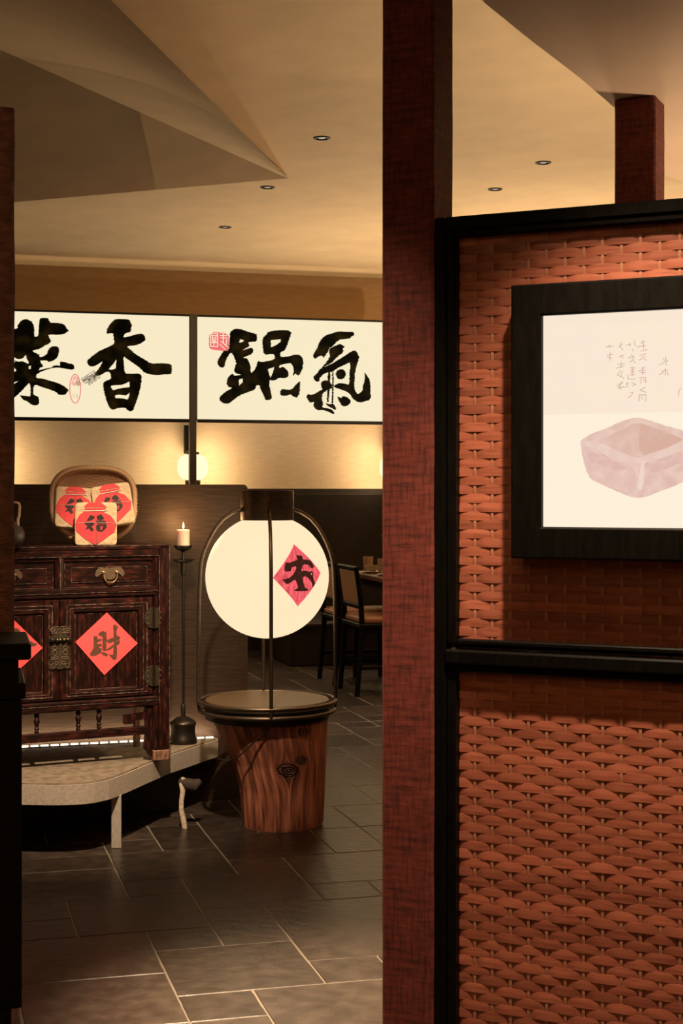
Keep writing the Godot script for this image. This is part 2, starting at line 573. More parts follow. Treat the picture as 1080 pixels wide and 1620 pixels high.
func print_of(im: Image, emission := 0.0, rough := 0.6) -> StandardMaterial3D:
	var t := ImageTexture.create_from_image(im)
	var m := StandardMaterial3D.new()
	m.roughness = rough
	m.albedo_texture = t
	if emission > 0.0:
		m.albedo_color = Color(0.04, 0.04, 0.04)
		m.metallic_specular = 0.2
		m.emission_enabled = true
		m.emission = Color.WHITE
		m.emission_operator = BaseMaterial3D.EMISSION_OP_MULTIPLY
		m.emission_texture = t
		m.emission_energy_multiplier = emission
	m.texture_repeat = false
	return m


func blank(w: int, h: int, c: Color) -> Image:
	var im := Image.create(w, h, false, Image.FORMAT_RGB8)
	im.fill(c)
	return im


func sign_print(chars: Array) -> Image:
	var paper := Color8(248, 234, 198)
	var im := blank(1200, 640, paper)
	var tone := noise(0.008, 2, 4)
	var edge := noise(0.16, 3, 8)
	var black := Color8(4, 3, 1)
	var brown := Color8(34, 23, 5)
	for c in chars:
		for s in ink[c]:
			fill_shape(im, s, 1.0, 1.0, black, brown, 7.0, tone, edge)
		if ink.has(c + "_gap"):
			for s in ink[c + "_gap"]:
				fill_shape(im, s, 1.0, 1.0, paper, paper, 6.0, null, edge)
		if ink.has(c + "_dry"):
			var gaps := noise(0.05, 2, 9)
			for s in ink[c + "_dry"]:
				for k in 6:
					var moved := [s[0] + k * 4 - 12, s[1] + k * 5 - 13, s[2] + k * 3 - 8, s[3] + k * 4 - 10]
					draw_line_on(im, moved, 1.0, 1.0, 2.6, Color8(70, 60, 44), 0.75, gaps if k % 2 else null)
	return im


func seal_prints(im: Image, which: String) -> void:
	var red := Color8(240, 110, 112)
	var paper := Color8(248, 234, 198)
	if which == "square":
		for s in ink["seal"]:
			fill_shape(im, s, 1.0, 1.0, red, red, 5.0, null, noise(0.2, 2, 3))
		for s in ink["seal_line"]:
			draw_line_on(im, s, 1.0, 1.0, 5.5, paper, 0.9)
	else:
		# oval seal between the two characters
		var c := Vector2(468, 463)
		var ring := []
		for k in 61:
			var a := TAU * k / 60
			ring.append_array([c.x + cos(a) * 34.0, c.y + sin(a) * 88.0])
		draw_line_on(im, ring, 1.0, 1.0, 5.0, red, 0.9)
		for r in [9.0, 18.0, 27.0]:
			var o := []
			for k in 31:
				var a := TAU * k / 30 * (0.9 if r > 10 else 1.0)
				o.append_array([c.x + cos(a) * r, c.y - 48.0 + sin(a) * r * 0.95])
			draw_line_on(im, o, 1.0, 1.0, 4.5, red, 0.85, noise(0.08, 2, 12))
		for k in 5:
			draw_line_on(im, [c.x - 14 + k * 7, c.y + 30, c.x - 13 + k * 7, c.y + 60], 1.0, 1.0, 2.5, Color8(205, 160, 130), 0.5, noise(0.1, 2, 20 + k))


func red_paper(w: int, c: Color, mottle: float, s: int) -> Image:
	var im := blank(w, w, c)
	var f := noise(0.03, 4, s)
	for y in range(0, w, 2):
		for x in range(0, w, 2):
			var k := f.get_noise_2d(x, y * 0.4) * mottle
			im.fill_rect(Rect2i(x, y, 2, 2), c.lightened(k) if k > 0.0 else c.darkened(-k))
	return im


func picture_print() -> Image:
	var im := blank(1000, 1000, Color8(253, 239, 216))
	# an upper sheet of paper, faintly rosier, above a straight joint
	var f := noise(0.006, 3, 5)
	for y in range(0, 470, 4):
		for x in range(0, 1000, 4):
			var k := clampf(f.get_noise_2d(x, y) * 0.5 + 0.5, 0.0, 1.0)
			im.fill_rect(Rect2i(x, y, 4, mini(4, 468 - y) if y < 468 else 1), Color8(250, 233, 208).lerp(Color8(249, 229, 213), k))
	var tone := noise(0.012, 3, 6)
	var edge := noise(0.05, 2, 7)
	for s in ink["box_out"]:
		fill_shape(im, s, 1.0, 1.0, Color8(232, 200, 186), Color8(222, 184, 172), 4.0, tone, edge)
	for s in ink["box_in"]:
		fill_shape(im, s, 1.0, 1.0, Color8(222, 182, 168), Color8(228, 194, 180), 3.0, tone, edge)
	for s in ink["box_in_right"]:
		fill_shape(im, s, 1.0, 1.0, Color8(216, 174, 156), Color8(220, 180, 164), 3.0, tone, edge)
	for s in ink["box_front"]:
		fill_shape(im, s, 1.0, 1.0, Color8(226, 188, 178), Color8(234, 200, 188), 4.0, tone, edge)
	for s in ink["box_wash"]:
		fill_shape(im, s, 1.0, 1.0, Color8(222, 182, 172), Color8(229, 192, 181), 6.0, tone, edge)
	for s in ink["box_rim"]:
		fill_shape(im, s, 1.0, 1.0, Color8(230, 198, 184), Color8(237, 208, 194), 4.0, tone, edge)
	for s in ink["box_mark"]:
		fill_shape(im, s, 1.0, 1.0, Color8(240, 214, 200), Color8(238, 210, 196), 2.0, tone, edge)
	for s in ink["text"]:
		draw_line_on(im, s, 1.0, 1.0, 3.4, Color8(206, 170, 152), 0.5)
	return im


# outlines of the brush characters and of the print, traced in the flat plane of each sign, paper or picture
var ink := {
	"cai": [[2, 117, 78, 110, 106, 104, 111, 79, 123, 62, 144, 49, 162, 45, 179, 50, 200, 62, 207, 82, 212, 107, 211, 131, 215, 154, 239, 145, 240, 81, 242, 61, 246, 36, 300, 34, 302, 49, 310, 63, 333, 63, 363, 63, 389, 68, 405, 76, 412, 94, 427, 104, 417, 119, 394, 131, 363, 136, 302, 135, 304, 152, 317, 178, 302, 192, 266, 210, 246, 225, 205, 234, 202, 241, 225, 251, 239, 259, 246, 255, 240, 270, 253, 275, 271, 267, 292, 254, 299, 226, 317, 208, 348, 205, 363, 213, 369, 227, 363, 257, 353, 278, 327, 296, 297, 304, 289, 293, 256, 295, 246, 293, 256, 315, 266, 325, 263, 335, 248, 337, 240, 355, 246, 352, 292, 341, 327, 333, 322, 328, 353, 320, 374, 327, 371, 302, 379, 297, 405, 302, 430, 309, 451, 311, 460, 323, 466, 340, 446, 347, 410, 342, 384, 338, 363, 335, 322, 339, 281, 352, 235, 372, 225, 385, 225, 403, 261, 403, 307, 416, 353, 428, 394, 444, 417, 462, 430, 475, 415, 484, 410, 499, 384, 503, 361, 500, 348, 485, 302, 468, 266, 459, 230, 444, 212, 445, 207, 465, 205, 505, 225, 510, 239, 517, 242, 544, 240, 562, 218, 569, 195, 565, 169, 545, 144, 536, 118, 506, 134, 509, 154, 511, 172, 513, 187, 515, 190, 475, 184, 441, 177, 433, 162, 451, 139, 476, 108, 506, 83, 527, 48, 547, 17, 528, 48, 478, 88, 437, 123, 419, 78, 433, 48, 438, 12, 389, 22, 339, 78, 309, 98, 308, 78, 294, 22, 270, -3, 201]],
	"cai_gap": [[83, 275, 103, 289, 123, 290, 144, 282, 159, 260, 162, 277, 178, 306, 174, 317, 154, 307, 139, 301, 108, 305, 83, 294], [63, 324, 78, 328, 98, 353, 98, 363, 63, 376], [178, 331, 191, 326, 189, 347, 179, 349]],
	"xiang": [[667, 123, 668, 94, 685, 65, 715, 33, 738, 28, 804, 28, 819, 38, 821, 53, 833, 66, 823, 79, 821, 108, 792, 113, 777, 126, 774, 142, 810, 134, 859, 119, 892, 113, 907, 124, 913, 140, 919, 154, 901, 164, 883, 178, 853, 188, 791, 196, 823, 215, 847, 240, 901, 268, 949, 299, 1010, 295, 1071, 296, 1086, 307, 1089, 339, 1083, 363, 1040, 364, 992, 370, 943, 366, 907, 355, 883, 329, 835, 298, 792, 270, 773, 254, 777, 305, 783, 363, 823, 365, 871, 361, 889, 370, 893, 396, 883, 448, 871, 500, 856, 541, 847, 558, 841, 587, 819, 598, 798, 588, 786, 574, 738, 577, 706, 590, 685, 578, 673, 549, 655, 498, 643, 429, 655, 414, 697, 399, 691, 370, 682, 353, 661, 357, 619, 383, 589, 378, 601, 355, 625, 326, 644, 288, 619, 306, 595, 321, 568, 326, 548, 316, 541, 290, 571, 264, 613, 231, 655, 213, 709, 186, 717, 171, 709, 139, 712, 119, 691, 117]],
	"xiang_gap": [[731, 277, 723, 335, 697, 342, 679, 339, 703, 313], [689, 441, 726, 436, 762, 435, 792, 423, 815, 411, 813, 449, 792, 449, 750, 456, 720, 465, 706, 468], [720, 500, 741, 494, 792, 500, 810, 484, 816, 478, 804, 527, 783, 519, 750, 516, 723, 517]],
	"xiang_dry": [[610, 372, 524, 420], [601, 361, 512, 414], [622, 378, 548, 431], [500, 420, 480, 438]],
	"guo": [[197, 88, 224, 68, 264, 69, 298, 82, 333, 91, 359, 98, 361, 113, 359, 145, 327, 148, 307, 151, 316, 176, 279, 197, 276, 202, 298, 194, 327, 183, 340, 199, 333, 223, 310, 233, 284, 244, 279, 253, 298, 249, 313, 273, 321, 303, 324, 347, 338, 335, 356, 308, 364, 266, 390, 274, 436, 264, 459, 329, 442, 377, 436, 401, 442, 448, 456, 507, 413, 517, 402, 484, 384, 449, 376, 420, 359, 420, 350, 447, 310, 465, 259, 484, 219, 514, 190, 541, 156, 538, 134, 521, 134, 498, 162, 471, 213, 440, 185, 435, 176, 412, 182, 376, 199, 358, 213, 351, 224, 364, 247, 360, 264, 357, 224, 346, 224, 317, 236, 287, 227, 258, 207, 217, 190, 229, 171, 271, 162, 315, 134, 313, 120, 290, 122, 269, 145, 230, 156, 209, 188, 206, 193, 147], [399, 120, 419, 99, 424, 84, 459, 74, 505, 68, 557, 68, 573, 83, 566, 107, 551, 149, 534, 197, 505, 208, 504, 239, 534, 237, 563, 232, 586, 222, 621, 221, 641, 239, 647, 265, 641, 313, 621, 355, 604, 350, 595, 341, 580, 362, 589, 320, 580, 291, 569, 276, 540, 280, 502, 290, 497, 311, 522, 298, 554, 327, 554, 363, 528, 375, 499, 370, 471, 388, 448, 389, 424, 377, 413, 306, 413, 271, 471, 255, 469, 222, 442, 222, 413, 228, 399, 212, 393, 135], [505, 444, 528, 442, 551, 446, 575, 443, 598, 415, 627, 385, 627, 427, 621, 474, 607, 496, 580, 487, 569, 474, 540, 485, 502, 483]],
	"guo_gap": [[253, 154, 259, 133, 279, 138, 279, 147, 261, 154], [445, 134, 508, 126, 505, 144, 471, 169, 448, 178], [250, 387, 273, 379, 273, 404, 253, 425], [427, 318, 468, 302, 456, 344, 443, 371]],
	"seal": [[72, 91, 190, 91, 188, 206, 168, 209, 122, 207, 83, 202, 69, 188]],
	"seal_line": [[80, 100, 122, 99, 122, 184, 80, 182, 80, 100], [83, 114, 120, 113], [91, 120, 91, 149, 111, 149, 111, 120], [86, 158, 117, 158], [100, 126, 100, 173], [134, 95, 182, 97], [137, 113, 179, 112], [139, 128, 182, 126], [156, 101, 156, 159], [134, 166, 168, 200], [142, 148, 179, 182], [176, 135, 173, 171]],
	"qi": [[706, 230, 710, 214, 729, 185, 747, 136, 779, 95, 825, 80, 862, 66, 922, 67, 965, 66, 965, 90, 949, 95, 940, 110, 908, 114, 875, 118, 852, 135, 829, 166, 811, 171, 802, 197, 786, 221, 772, 240, 765, 226, 754, 224, 738, 232, 717, 246], [806, 197, 811, 174, 829, 169, 852, 155, 878, 146, 892, 153, 905, 162, 896, 172, 898, 195, 889, 207, 862, 226, 829, 265, 779, 294, 747, 334, 740, 323, 774, 287, 811, 235, 809, 211], [708, 361, 729, 339, 765, 306, 797, 286, 829, 272, 866, 247, 912, 218, 949, 191, 972, 184, 991, 207, 998, 235, 984, 268, 975, 311, 968, 358, 965, 405, 970, 447, 991, 468, 1019, 441, 1017, 423, 1033, 371, 1030, 323, 1042, 337, 1063, 370, 1069, 403, 1068, 459, 1075, 473, 1065, 504, 1037, 509, 1010, 520, 982, 515, 954, 494, 942, 471, 922, 453, 885, 439, 848, 428, 834, 417, 848, 407, 871, 397, 903, 399, 935, 408, 934, 358, 942, 262, 922, 270, 885, 289, 848, 309, 829, 328, 806, 328, 779, 338, 751, 362, 747, 386, 731, 393, 715, 382], [848, 332, 862, 313, 885, 306, 905, 314, 915, 340, 903, 364, 880, 374, 857, 367], [756, 395, 779, 380, 804, 384, 825, 407, 829, 426, 802, 445, 765, 446, 758, 418], [665, 485, 676, 469, 697, 478, 729, 461, 765, 439, 797, 445, 770, 460, 761, 497, 770, 530, 761, 556, 806, 560, 829, 571, 841, 592, 834, 598, 802, 581, 765, 570, 742, 575, 719, 563, 708, 543, 717, 519, 687, 527, 672, 504], [800, 328, 816, 328, 811, 431, 804, 520, 793, 525, 797, 431], [827, 323, 836, 328, 835, 421, 834, 515, 829, 538, 822, 515, 827, 421], [855, 479, 885, 495, 892, 479, 926, 488, 945, 508, 940, 527, 917, 546, 889, 545, 871, 514], [779, 525, 811, 534, 834, 529, 852, 554, 848, 573, 829, 560, 802, 548]],
	"wealth": [[296, 375, 346, 381, 340, 622, 290, 599], [368, 336, 435, 297, 490, 325, 484, 605, 435, 610, 435, 375, 379, 364], [340, 437, 407, 420, 412, 442, 346, 465], [340, 510, 407, 498, 412, 532, 346, 549], [290, 566, 357, 554, 412, 577, 401, 633, 324, 677, 257, 683, 235, 649, 268, 605], [401, 633, 479, 649, 512, 677, 496, 700, 446, 677], [606, 213, 634, 205, 673, 235, 651, 297, 651, 532, 659, 622, 651, 745, 618, 767, 579, 728, 545, 677, 606, 694, 618, 532, 612, 286], [496, 448, 601, 414, 667, 381, 712, 409, 701, 431, 634, 454, 534, 493], [484, 610, 579, 543, 623, 510, 690, 442, 706, 487, 678, 526, 623, 543, 557, 588]],
	"farm": [[468, 178, 616, 203, 598, 263, 722, 272, 800, 306, 842, 403, 748, 414, 715, 356, 580, 336, 521, 444, 597, 431, 670, 451, 706, 467, 745, 447, 787, 469, 797, 502, 774, 547, 872, 723, 784, 733, 744, 620, 638, 537, 590, 520, 539, 539, 588, 693, 684, 737, 670, 759, 367, 737, 413, 703, 463, 697, 401, 552, 349, 576, 245, 629, 159, 539, 202, 537, 303, 522, 383, 462, 454, 355, 341, 365, 336, 426, 199, 425, 242, 278, 309, 297, 449, 266, 487, 255]],
	"farm_gap": [[726, 495, 743, 478, 767, 483, 773, 502, 755, 516, 734, 511]],
	"luck": [[333, 351, 368, 298, 460, 319, 460, 372, 368, 415, 276, 432], [230, 457, 437, 457, 460, 500, 391, 564, 448, 638, 391, 670, 333, 596, 253, 632, 303, 543, 230, 489], [517, 319, 621, 277, 694, 372, 621, 415, 529, 394], [506, 426, 713, 426, 736, 479, 529, 489], [529, 511, 747, 500, 747, 585, 644, 681, 529, 660, 501, 585]],
	"luck_gap": [[598, 553, 678, 549, 655, 585, 598, 589], [598, 606, 662, 602, 644, 632, 593, 632]],
	"luck_red": [[230, 191, 621, 191, 851, 309, 989, 500, 943, 670, 713, 840, 483, 979, 230, 840, 23, 649, 11, 479, 92, 309], [322, 0, 621, 0, 759, 106, 207, 106], [230, 128, 736, 128, 736, 170, 230, 170]],
	"box_out": [[183, 590, 230, 562, 307, 536, 377, 503, 447, 489, 495, 502, 584, 533, 645, 549, 693, 573, 726, 600, 723, 651, 699, 731, 679, 775, 618, 806, 537, 836, 475, 860, 419, 859, 342, 826, 279, 798, 226, 774, 201, 715, 187, 652, 180, 610]],
	"box_in": [[272, 598, 356, 551, 447, 511, 523, 540, 618, 575, 659, 596, 605, 623, 550, 642, 447, 679, 370, 647, 307, 619]],
	"box_in_right": [[454, 515, 523, 540, 618, 575, 659, 596, 605, 623, 550, 642, 457, 672]],
	"box_rim": [[183, 590, 272, 601, 370, 651, 447, 681, 550, 646, 659, 596, 726, 600, 652, 643, 564, 676, 461, 706, 356, 692, 272, 646, 194, 614]],
	"box_front": [[190, 624, 272, 660, 356, 702, 440, 723, 440, 846, 342, 819, 233, 770, 205, 708]],
	"box_wash": [[215, 639, 286, 667, 384, 709, 412, 730, 356, 736, 293, 715, 258, 698, 222, 701], [495, 710, 591, 683, 672, 650, 679, 684, 591, 724, 509, 751]],
	"box_mark": [[468, 686, 485, 688, 478, 717, 475, 819, 447, 826, 454, 764]],
	"text": [[300, 160, 335, 158], [315, 150, 319, 163], [304, 199, 333, 195], [320, 186, 319, 225], [309, 207, 329, 214], [360, 163, 380, 149], [369, 142, 365, 159, 380, 177], [362, 208, 385, 201], [369, 202, 380, 216], [356, 244, 387, 241], [372, 230, 371, 258], [347, 261, 385, 252], [369, 272, 353, 293], [355, 291, 385, 308], [372, 297, 376, 276], [351, 342, 380, 329], [376, 322, 358, 353, 383, 347], [365, 332, 369, 360], [396, 157, 415, 152], [410, 147, 414, 159], [433, 137, 437, 159], [424, 174, 426, 186], [405, 215, 433, 208], [419, 200, 430, 218, 412, 235], [423, 225, 437, 239], [414, 260, 437, 262], [415, 270, 433, 271], [415, 281, 433, 281], [414, 293, 433, 294], [424, 257, 424, 295], [401, 312, 437, 313], [401, 291, 405, 312], [394, 335, 408, 333], [399, 326, 401, 347, 383, 350], [419, 330, 440, 338, 423, 344], [415, 376, 426, 373, 419, 390, 403, 397], [462, 149, 483, 141], [472, 137, 476, 174], [444, 166, 486, 161], [462, 186, 492, 180], [458, 205, 486, 199], [456, 226, 472, 220], [476, 220, 488, 229], [467, 212, 483, 213], [451, 277, 483, 273], [465, 265, 483, 259], [472, 265, 472, 293], [462, 286, 483, 285], [456, 307, 486, 306], [465, 311, 462, 335], [476, 311, 478, 328], [485, 311, 485, 332], [483, 353, 458, 366], [458, 366, 488, 376], [455, 387, 455, 416], [456, 387, 486, 387, 485, 416], [467, 395, 469, 409], [576, 215, 578, 255], [545, 252, 567, 244], [567, 239, 588, 234], [564, 223, 569, 230], [546, 296, 564, 289], [557, 282, 585, 276], [574, 270, 574, 300], [564, 282, 560, 293], [581, 283, 587, 299], [634, 375, 644, 361], [632, 399, 637, 378]],
}


# ---------------------------------------------------------------- room shell
func build_room() -> void:
	# ceiling: main slab, the shallow band along the far wall, the folded panel on the left, the dropped panel on the right
	var ceil := struct_node("ceiling")
	boxed("ceiling_slab", Vector3(1.0, 3.225, -4.9), Vector3(12.6, 0.25, 15.6), M.plaster, ceil, 0.01)
	var band := Shape.new()
	band.prism(PackedVector2Array([Vector2(-10.72, 3.1001), Vector2(-10.86, 3.082), Vector2(-12.14, 3.075), Vector2(-12.14, 3.1001)]), -5.2, 7.2, Basis(Vector3(0, 0, 1), Vector3(0, 1, 0), Vector3(1, 0, 0)))
	obj("ceiling_band", band, M.plaster, ceil)
	var inv := Transform3D(Basis(Vector3.UP, deg_to_rad(ROOM_TURN))).affine_inverse()
	var tip := Vector3(-0.3066, 3.1, -8.647)
	# a thin shell: a hollow wing with a low free edge towards the room, a ridge, and a flat wing behind it
	tip.y = 3.085
	var free_edge := tip + (Vector3(-0.6107, 2.60, -4.010) - tip) * 1.6
	var ridge := tip + (Vector3(-1.38, 3.05, -6.124) - tip) * 2.4
	ridge.y = 3.085
	var low_far := tip + (Vector3(-1.707, 2.80, -7.868) - tip) * 2.0
	var fold := Shape.new()
	for lift in [0.0, 0.03]:
		var up := Vector3.ZERO
		fold.poly([inv * (tip + up), inv * (ridge + up), inv * (low_far + up)], Vector3(0, -1, 0) if lift == 0.0 else Vector3.UP)
		fold.grid(28, 12, func(u: float, v: float) -> Vector3:
			var p := tip.lerp(free_edge, u).lerp(tip.lerp(ridge, u), v)
			return inv * (p + Vector3(0.1, 0.9, 0.2).normalized() * sin(PI * v) * 0.17 * u + Vector3(0, lift * 4.0 * v * (1.0 - v), 0)), Vector3.DOWN if lift == 0.0 else Vector3.UP)
	obj("folded_panel", fold, M.plaster, ceil)
	var drop := Shape.new()
	var pts := PackedVector2Array()
	for q in [Vector2(0.30, 1.6), Vector2(0.30, 3.57), Vector2(0.352, 3.70), Vector2(0.50, 4.00), Vector2(0.69, 4.37), Vector2(0.874, 4.76), Vector2(1.06, 5.26), Vector2(1.19, 5.68), Vector2(1.45, 6.0), Vector2(3.4, 7.4), Vector2(4.6, 2.4)]:
		pts.append(q)
	drop.prism(pts, 2.49, 3.1, inv.basis * Basis(Vector3(1, 0, 0), Vector3(0, 0, -1), Vector3(0, 1, 0)))
	obj("dropped_panel", drop, M.rosy_plaster, ceil)

	var wb := struct_node("wall_back")
	boxed("plaster", Vector3(1.0, 1.55, -12.24), Vector3(12.6, 3.1, 0.2), M.wall, wb, 0.0)
	boxed("upper_band", Vector3(1.0, 2.88, -12.125), Vector3(12.4, 0.40, 0.03), M.brown_plaster, wb, 0.004)
	boxed("wainscot", Vector3(1.0, 0.66, -12.12), Vector3(12.4, 1.32, 0.04), M.dark_panel, wb, 0.004)
	var wl := struct_node("wall_left")
	boxed("plaster", Vector3(-5.2, 1.55, -4.9), Vector3(0.2, 3.1, 14.6), M.wall, wl, 0.0)
	boxed("wainscot", Vector3(-5.08, 0.66, -4.9), Vector3(0.04, 1.32, 14.4), M.dark_panel, wl, 0.004)
	var wr := struct_node("wall_right")
	boxed("plaster", Vector3(7.2, 1.55, -4.9), Vector3(0.2, 3.1, 14.6), M.wall, wr, 0.0)
	boxed("wainscot", Vector3(7.08, 0.66, -4.9), Vector3(0.04, 1.32, 14.4), M.dark_panel, wr, 0.004)
	var wf := struct_node("wall_front")
	boxed("plaster", Vector3(1.0, 1.55, 2.4), Vector3(12.6, 3.1, 0.2), M.wall, wf, 0.0)


# ---------------------------------------------------------------- slate floor
func slab(s: Shape, w: float, l: float, c: Vector3, b := 0.004, r: RandomNumberGenerator = null) -> void:
	# a hewn slab: uneven edge, rounded over; its top at c
	var half := Vector2(w / 2.0, l / 2.0)
	var rim := []
	var inner := []
	var low := []
	for side in 4:
		var p0: Vector2 = [Vector2(-1, -1), Vector2(1, -1), Vector2(1, 1), Vector2(-1, 1)][side] * half
		var p1: Vector2 = [Vector2(1, -1), Vector2(1, 1), Vector2(-1, 1), Vector2(-1, -1)][side] * half
		for k in 5:
			var p := p0.lerp(p1, k / 5.0)
			var j := Vector2(r.randf_range(-1, 1), r.randf_range(-1, 1)) * 0.0014 if r else Vector2.ZERO
			p += j
			var q := p * Vector2((half.x - b) / half.x, (half.y - b) / half.y)
			inner.append(c + Vector3(q.x, 0, q.y))
			rim.append(c + Vector3(p.x, -b * 0.8, p.y))
			low.append(c + Vector3(p.x, -0.012, p.y))
	s.poly(inner, Vector3.UP)
	var cnt := inner.size()
	for k in cnt:
		var e: Vector3 = rim[k] - c
		s.poly([inner[k], inner[(k + 1) % cnt], rim[(k + 1) % cnt], rim[k]], Vector3(e.x, 0.3, e.z))
		s.poly([rim[k], rim[(k + 1) % cnt], low[(k + 1) % cnt], low[k]], Vector3(e.x, 0, e.z))


func build_floor() -> void:
	var fl := struct_node("floor")
	boxed("mortar_bed", Vector3(1.0, -0.1012, -4.9), Vector3(12.6, 0.2, 15.0), M.grout, fl, 0.0)
	var a0 := 0.410
	var b0 := 3.676
	# slabs read off the floor, in steps of the module: along, away, width, depth
	var known := [[2, 5, 2, 2], [1, 6, 1, 1], [0, 4, 2, 2], [2, 3, 1, 2], [1, 3, 1, 1], [1, 1, 2, 2], [3, 2, 2, 3], [3, 1, 1, 1], [1, 0, 1, 1], [2, -1, 2, 2],
		[-1, 2, 2, 2], [-1, 0, 2, 2], [-1, 5, 1, 1], [-1, 4, 1, 1], [1, 7, 2, 2], [1, 9, 1, 1], [2, 9, 1, 2], [-1, 6, 2, 2], [3, 7, 1, 1], [4, 6, 2, 2], [4, 5, 1, 1], [3, 8, 2, 2], [5, 8, 1, 2],
		[-1, 8, 2, 1], [-1, 9, 2, 1], [0, 10, 2, 2], [4, 10, 2, 2], [5, 12, 2, 2], [5, 14, 2, 2], [6, 16, 2, 2], [6, 18, 1, 1], [7, 18, 1, 1], [7, 12, 2, 2], [7, 14, 1, 1], [7, 15, 1, 1], [8, 15, 2, 2], [8, 17, 2, 2], [7, 19, 2, 2],
		[9, 19, 1, 1], [9, 20, 2, 2], [7, 21, 2, 2], [9, 22, 1, 1], [8, 23, 2, 2], [9, 25, 1, 1], [10, 23, 1, 1], [10, 24, 2, 2], [9, 26, 2, 3], [11, 26, 2, 3], [6, 10, 2, 2], [4, 0, 1, 1], [4, -1, 2, 1], [5, 0, 2, 2]]
	var i_lo := -28
	var i_hi := 33
	var j_lo := -26
	var j_hi := 43
	var taken := {}
	var list := []
	for k in known:
		var free := true
		for i in k[2]:
			for j in k[3]:
				if taken.has(Vector2i(k[0] + i, k[1] + j)):
					free = false
		if free:
			for i in k[2]:
				for j in k[3]:
					taken[Vector2i(k[0] + i, k[1] + j)] = true
			list.append(k)
	var r := RandomNumberGenerator.new()
	r.seed = 77
	for j in range(j_lo, j_hi):
		for i in range(i_lo, i_hi):
			if taken.has(Vector2i(i, j)):
				continue
			var sizes := [[2, 2], [3, 2], [2, 1], [1, 2], [1, 1]]
			if r.randf() < 0.25:
				sizes.reverse()
			for sz in sizes:
				var free := true
				for p in sz[0]:
					for q in sz[1]:
						if taken.has(Vector2i(i + p, j + q)):
							free = false
				if free:
					for p in sz[0]:
						for q in sz[1]:
							taken[Vector2i(i + p, j + q)] = true
					list.append([i, j, sz[0], sz[1]])
					break
	# those the camera can see are pieces of their own, the others are joined
	var rest := Shape.new()
	var count := 0
	for k in list:
		var w: float = k[2] * MODULE
		var l: float = k[3] * MODULE
		var c := Vector3(a0 + k[0] * MODULE + w / 2.0, r.randf_range(-0.0004, 0.0006), -(b0 + k[1] * MODULE + l / 2.0))
		var p := room(c.x, 0.0, -c.z)
		var px := 540.0 + FOCAL * p.x / -p.z
		var seen := p.z < -3.2 and px > -40.0 and px < 700.0 and (p.z > -6.6 or px > 330.0) and c.z > -12.1
		var gap := 0.0056
		if seen and count < 290:
			count += 1
			var s := Shape.new()
			slab(s, w - gap, l - gap, Vector3.ZERO, 0.0018, r)
			var o := obj("slate_tile", s, M.slates[r.randi() % 5], fl)
			o.position = c
			o.rotation = Vector3(r.randf_range(-0.0014, 0.0014), 0, r.randf_range(-0.0014, 0.0014))
		elif c.z > -12.4 and c.z < 2.4:
			slab(rest, w - gap, l - gap, c, 0.004, r)
	var more := obj("slate_tiles", rest, M.slates[2], fl)
	more.set_meta("kind", "stuff")


# ---------------------------------------------------------------- wooden posts
func hewn_post(s: Shape, w: float, h: float, chip := 0.0) -> void:
	# square timber from y 0 to h, front right edge at x 0, z 0; its arrises slightly uneven
	var f := noise(1.3, 3, 9)
	var rows := 60
	var ring := func(y: float) -> Array:
		var out := []
		var c := 0.006
		var cr := [Vector2(-w, -c), Vector2(-w + c, 0), Vector2(-c, 0), Vector2(0, -c), Vector2(0, -w + c), Vector2(-c, -w), Vector2(-w + c, -w), Vector2(-w, -w + c)]
		for k in 8:
			var d := f.get_noise_2d(y * 3.0, k * 7.0) * 0.0022
			out.append(Vector3(cr[k].x + d, y, cr[k].y + d))
		return out
	for i in rows:
		var lo: Array = ring.call(h * i / rows)
		var hi: Array = ring.call(h * (i + 1) / rows)
		for k in 8:
			var k1 := (k + 1) % 8
			var out: Vector3 = (lo[k] + lo[k1]) / 2.0 - Vector3(-w / 2, lo[k].y, -w / 2)
			s.poly([lo[k], lo[k1], hi[k1], hi[k]], Vector3(out.x, 0, out.z))
	s.poly(ring.call(h), Vector3.UP)
	s.poly(ring.call(0.0), Vector3.DOWN)


func build_pillars() -> void:
	var s := Shape.new()
	hewn_post(s, 0.123, 3.1)
	var p := obj("wooden_post", s, M.post)
	p.position = Vector3(0.2, 0, -3.302)
	p.rotation_degrees.y = -25.0
	tag(p, "tall red-brown rough-sawn timber post in the middle, joined to the woven screen", "post")
	s = Shape.new()
	hewn_post(s, 0.125, 2.487)
	p = obj("wooden_post", s, M.post)
	var q := at(1036, 777, 4.55)
	p.position = Vector3(q.x, 0, q.z)
	p.rotation_degrees.y = -25.0
	tag(p, "short visible reddish timber post rising behind the woven screen to the dropped ceiling", "post")
	s = Shape.new()
	hewn_post(s, 0.12, 1.994)
	p = obj("wooden_post", s, M.post_dark)
	p.position = Vector3(-0.591, 0, -2.74)
	p.rotation_degrees.y = 13.5
	tag(p, "dark weathered timber post at the left edge, standing behind the black console", "post")


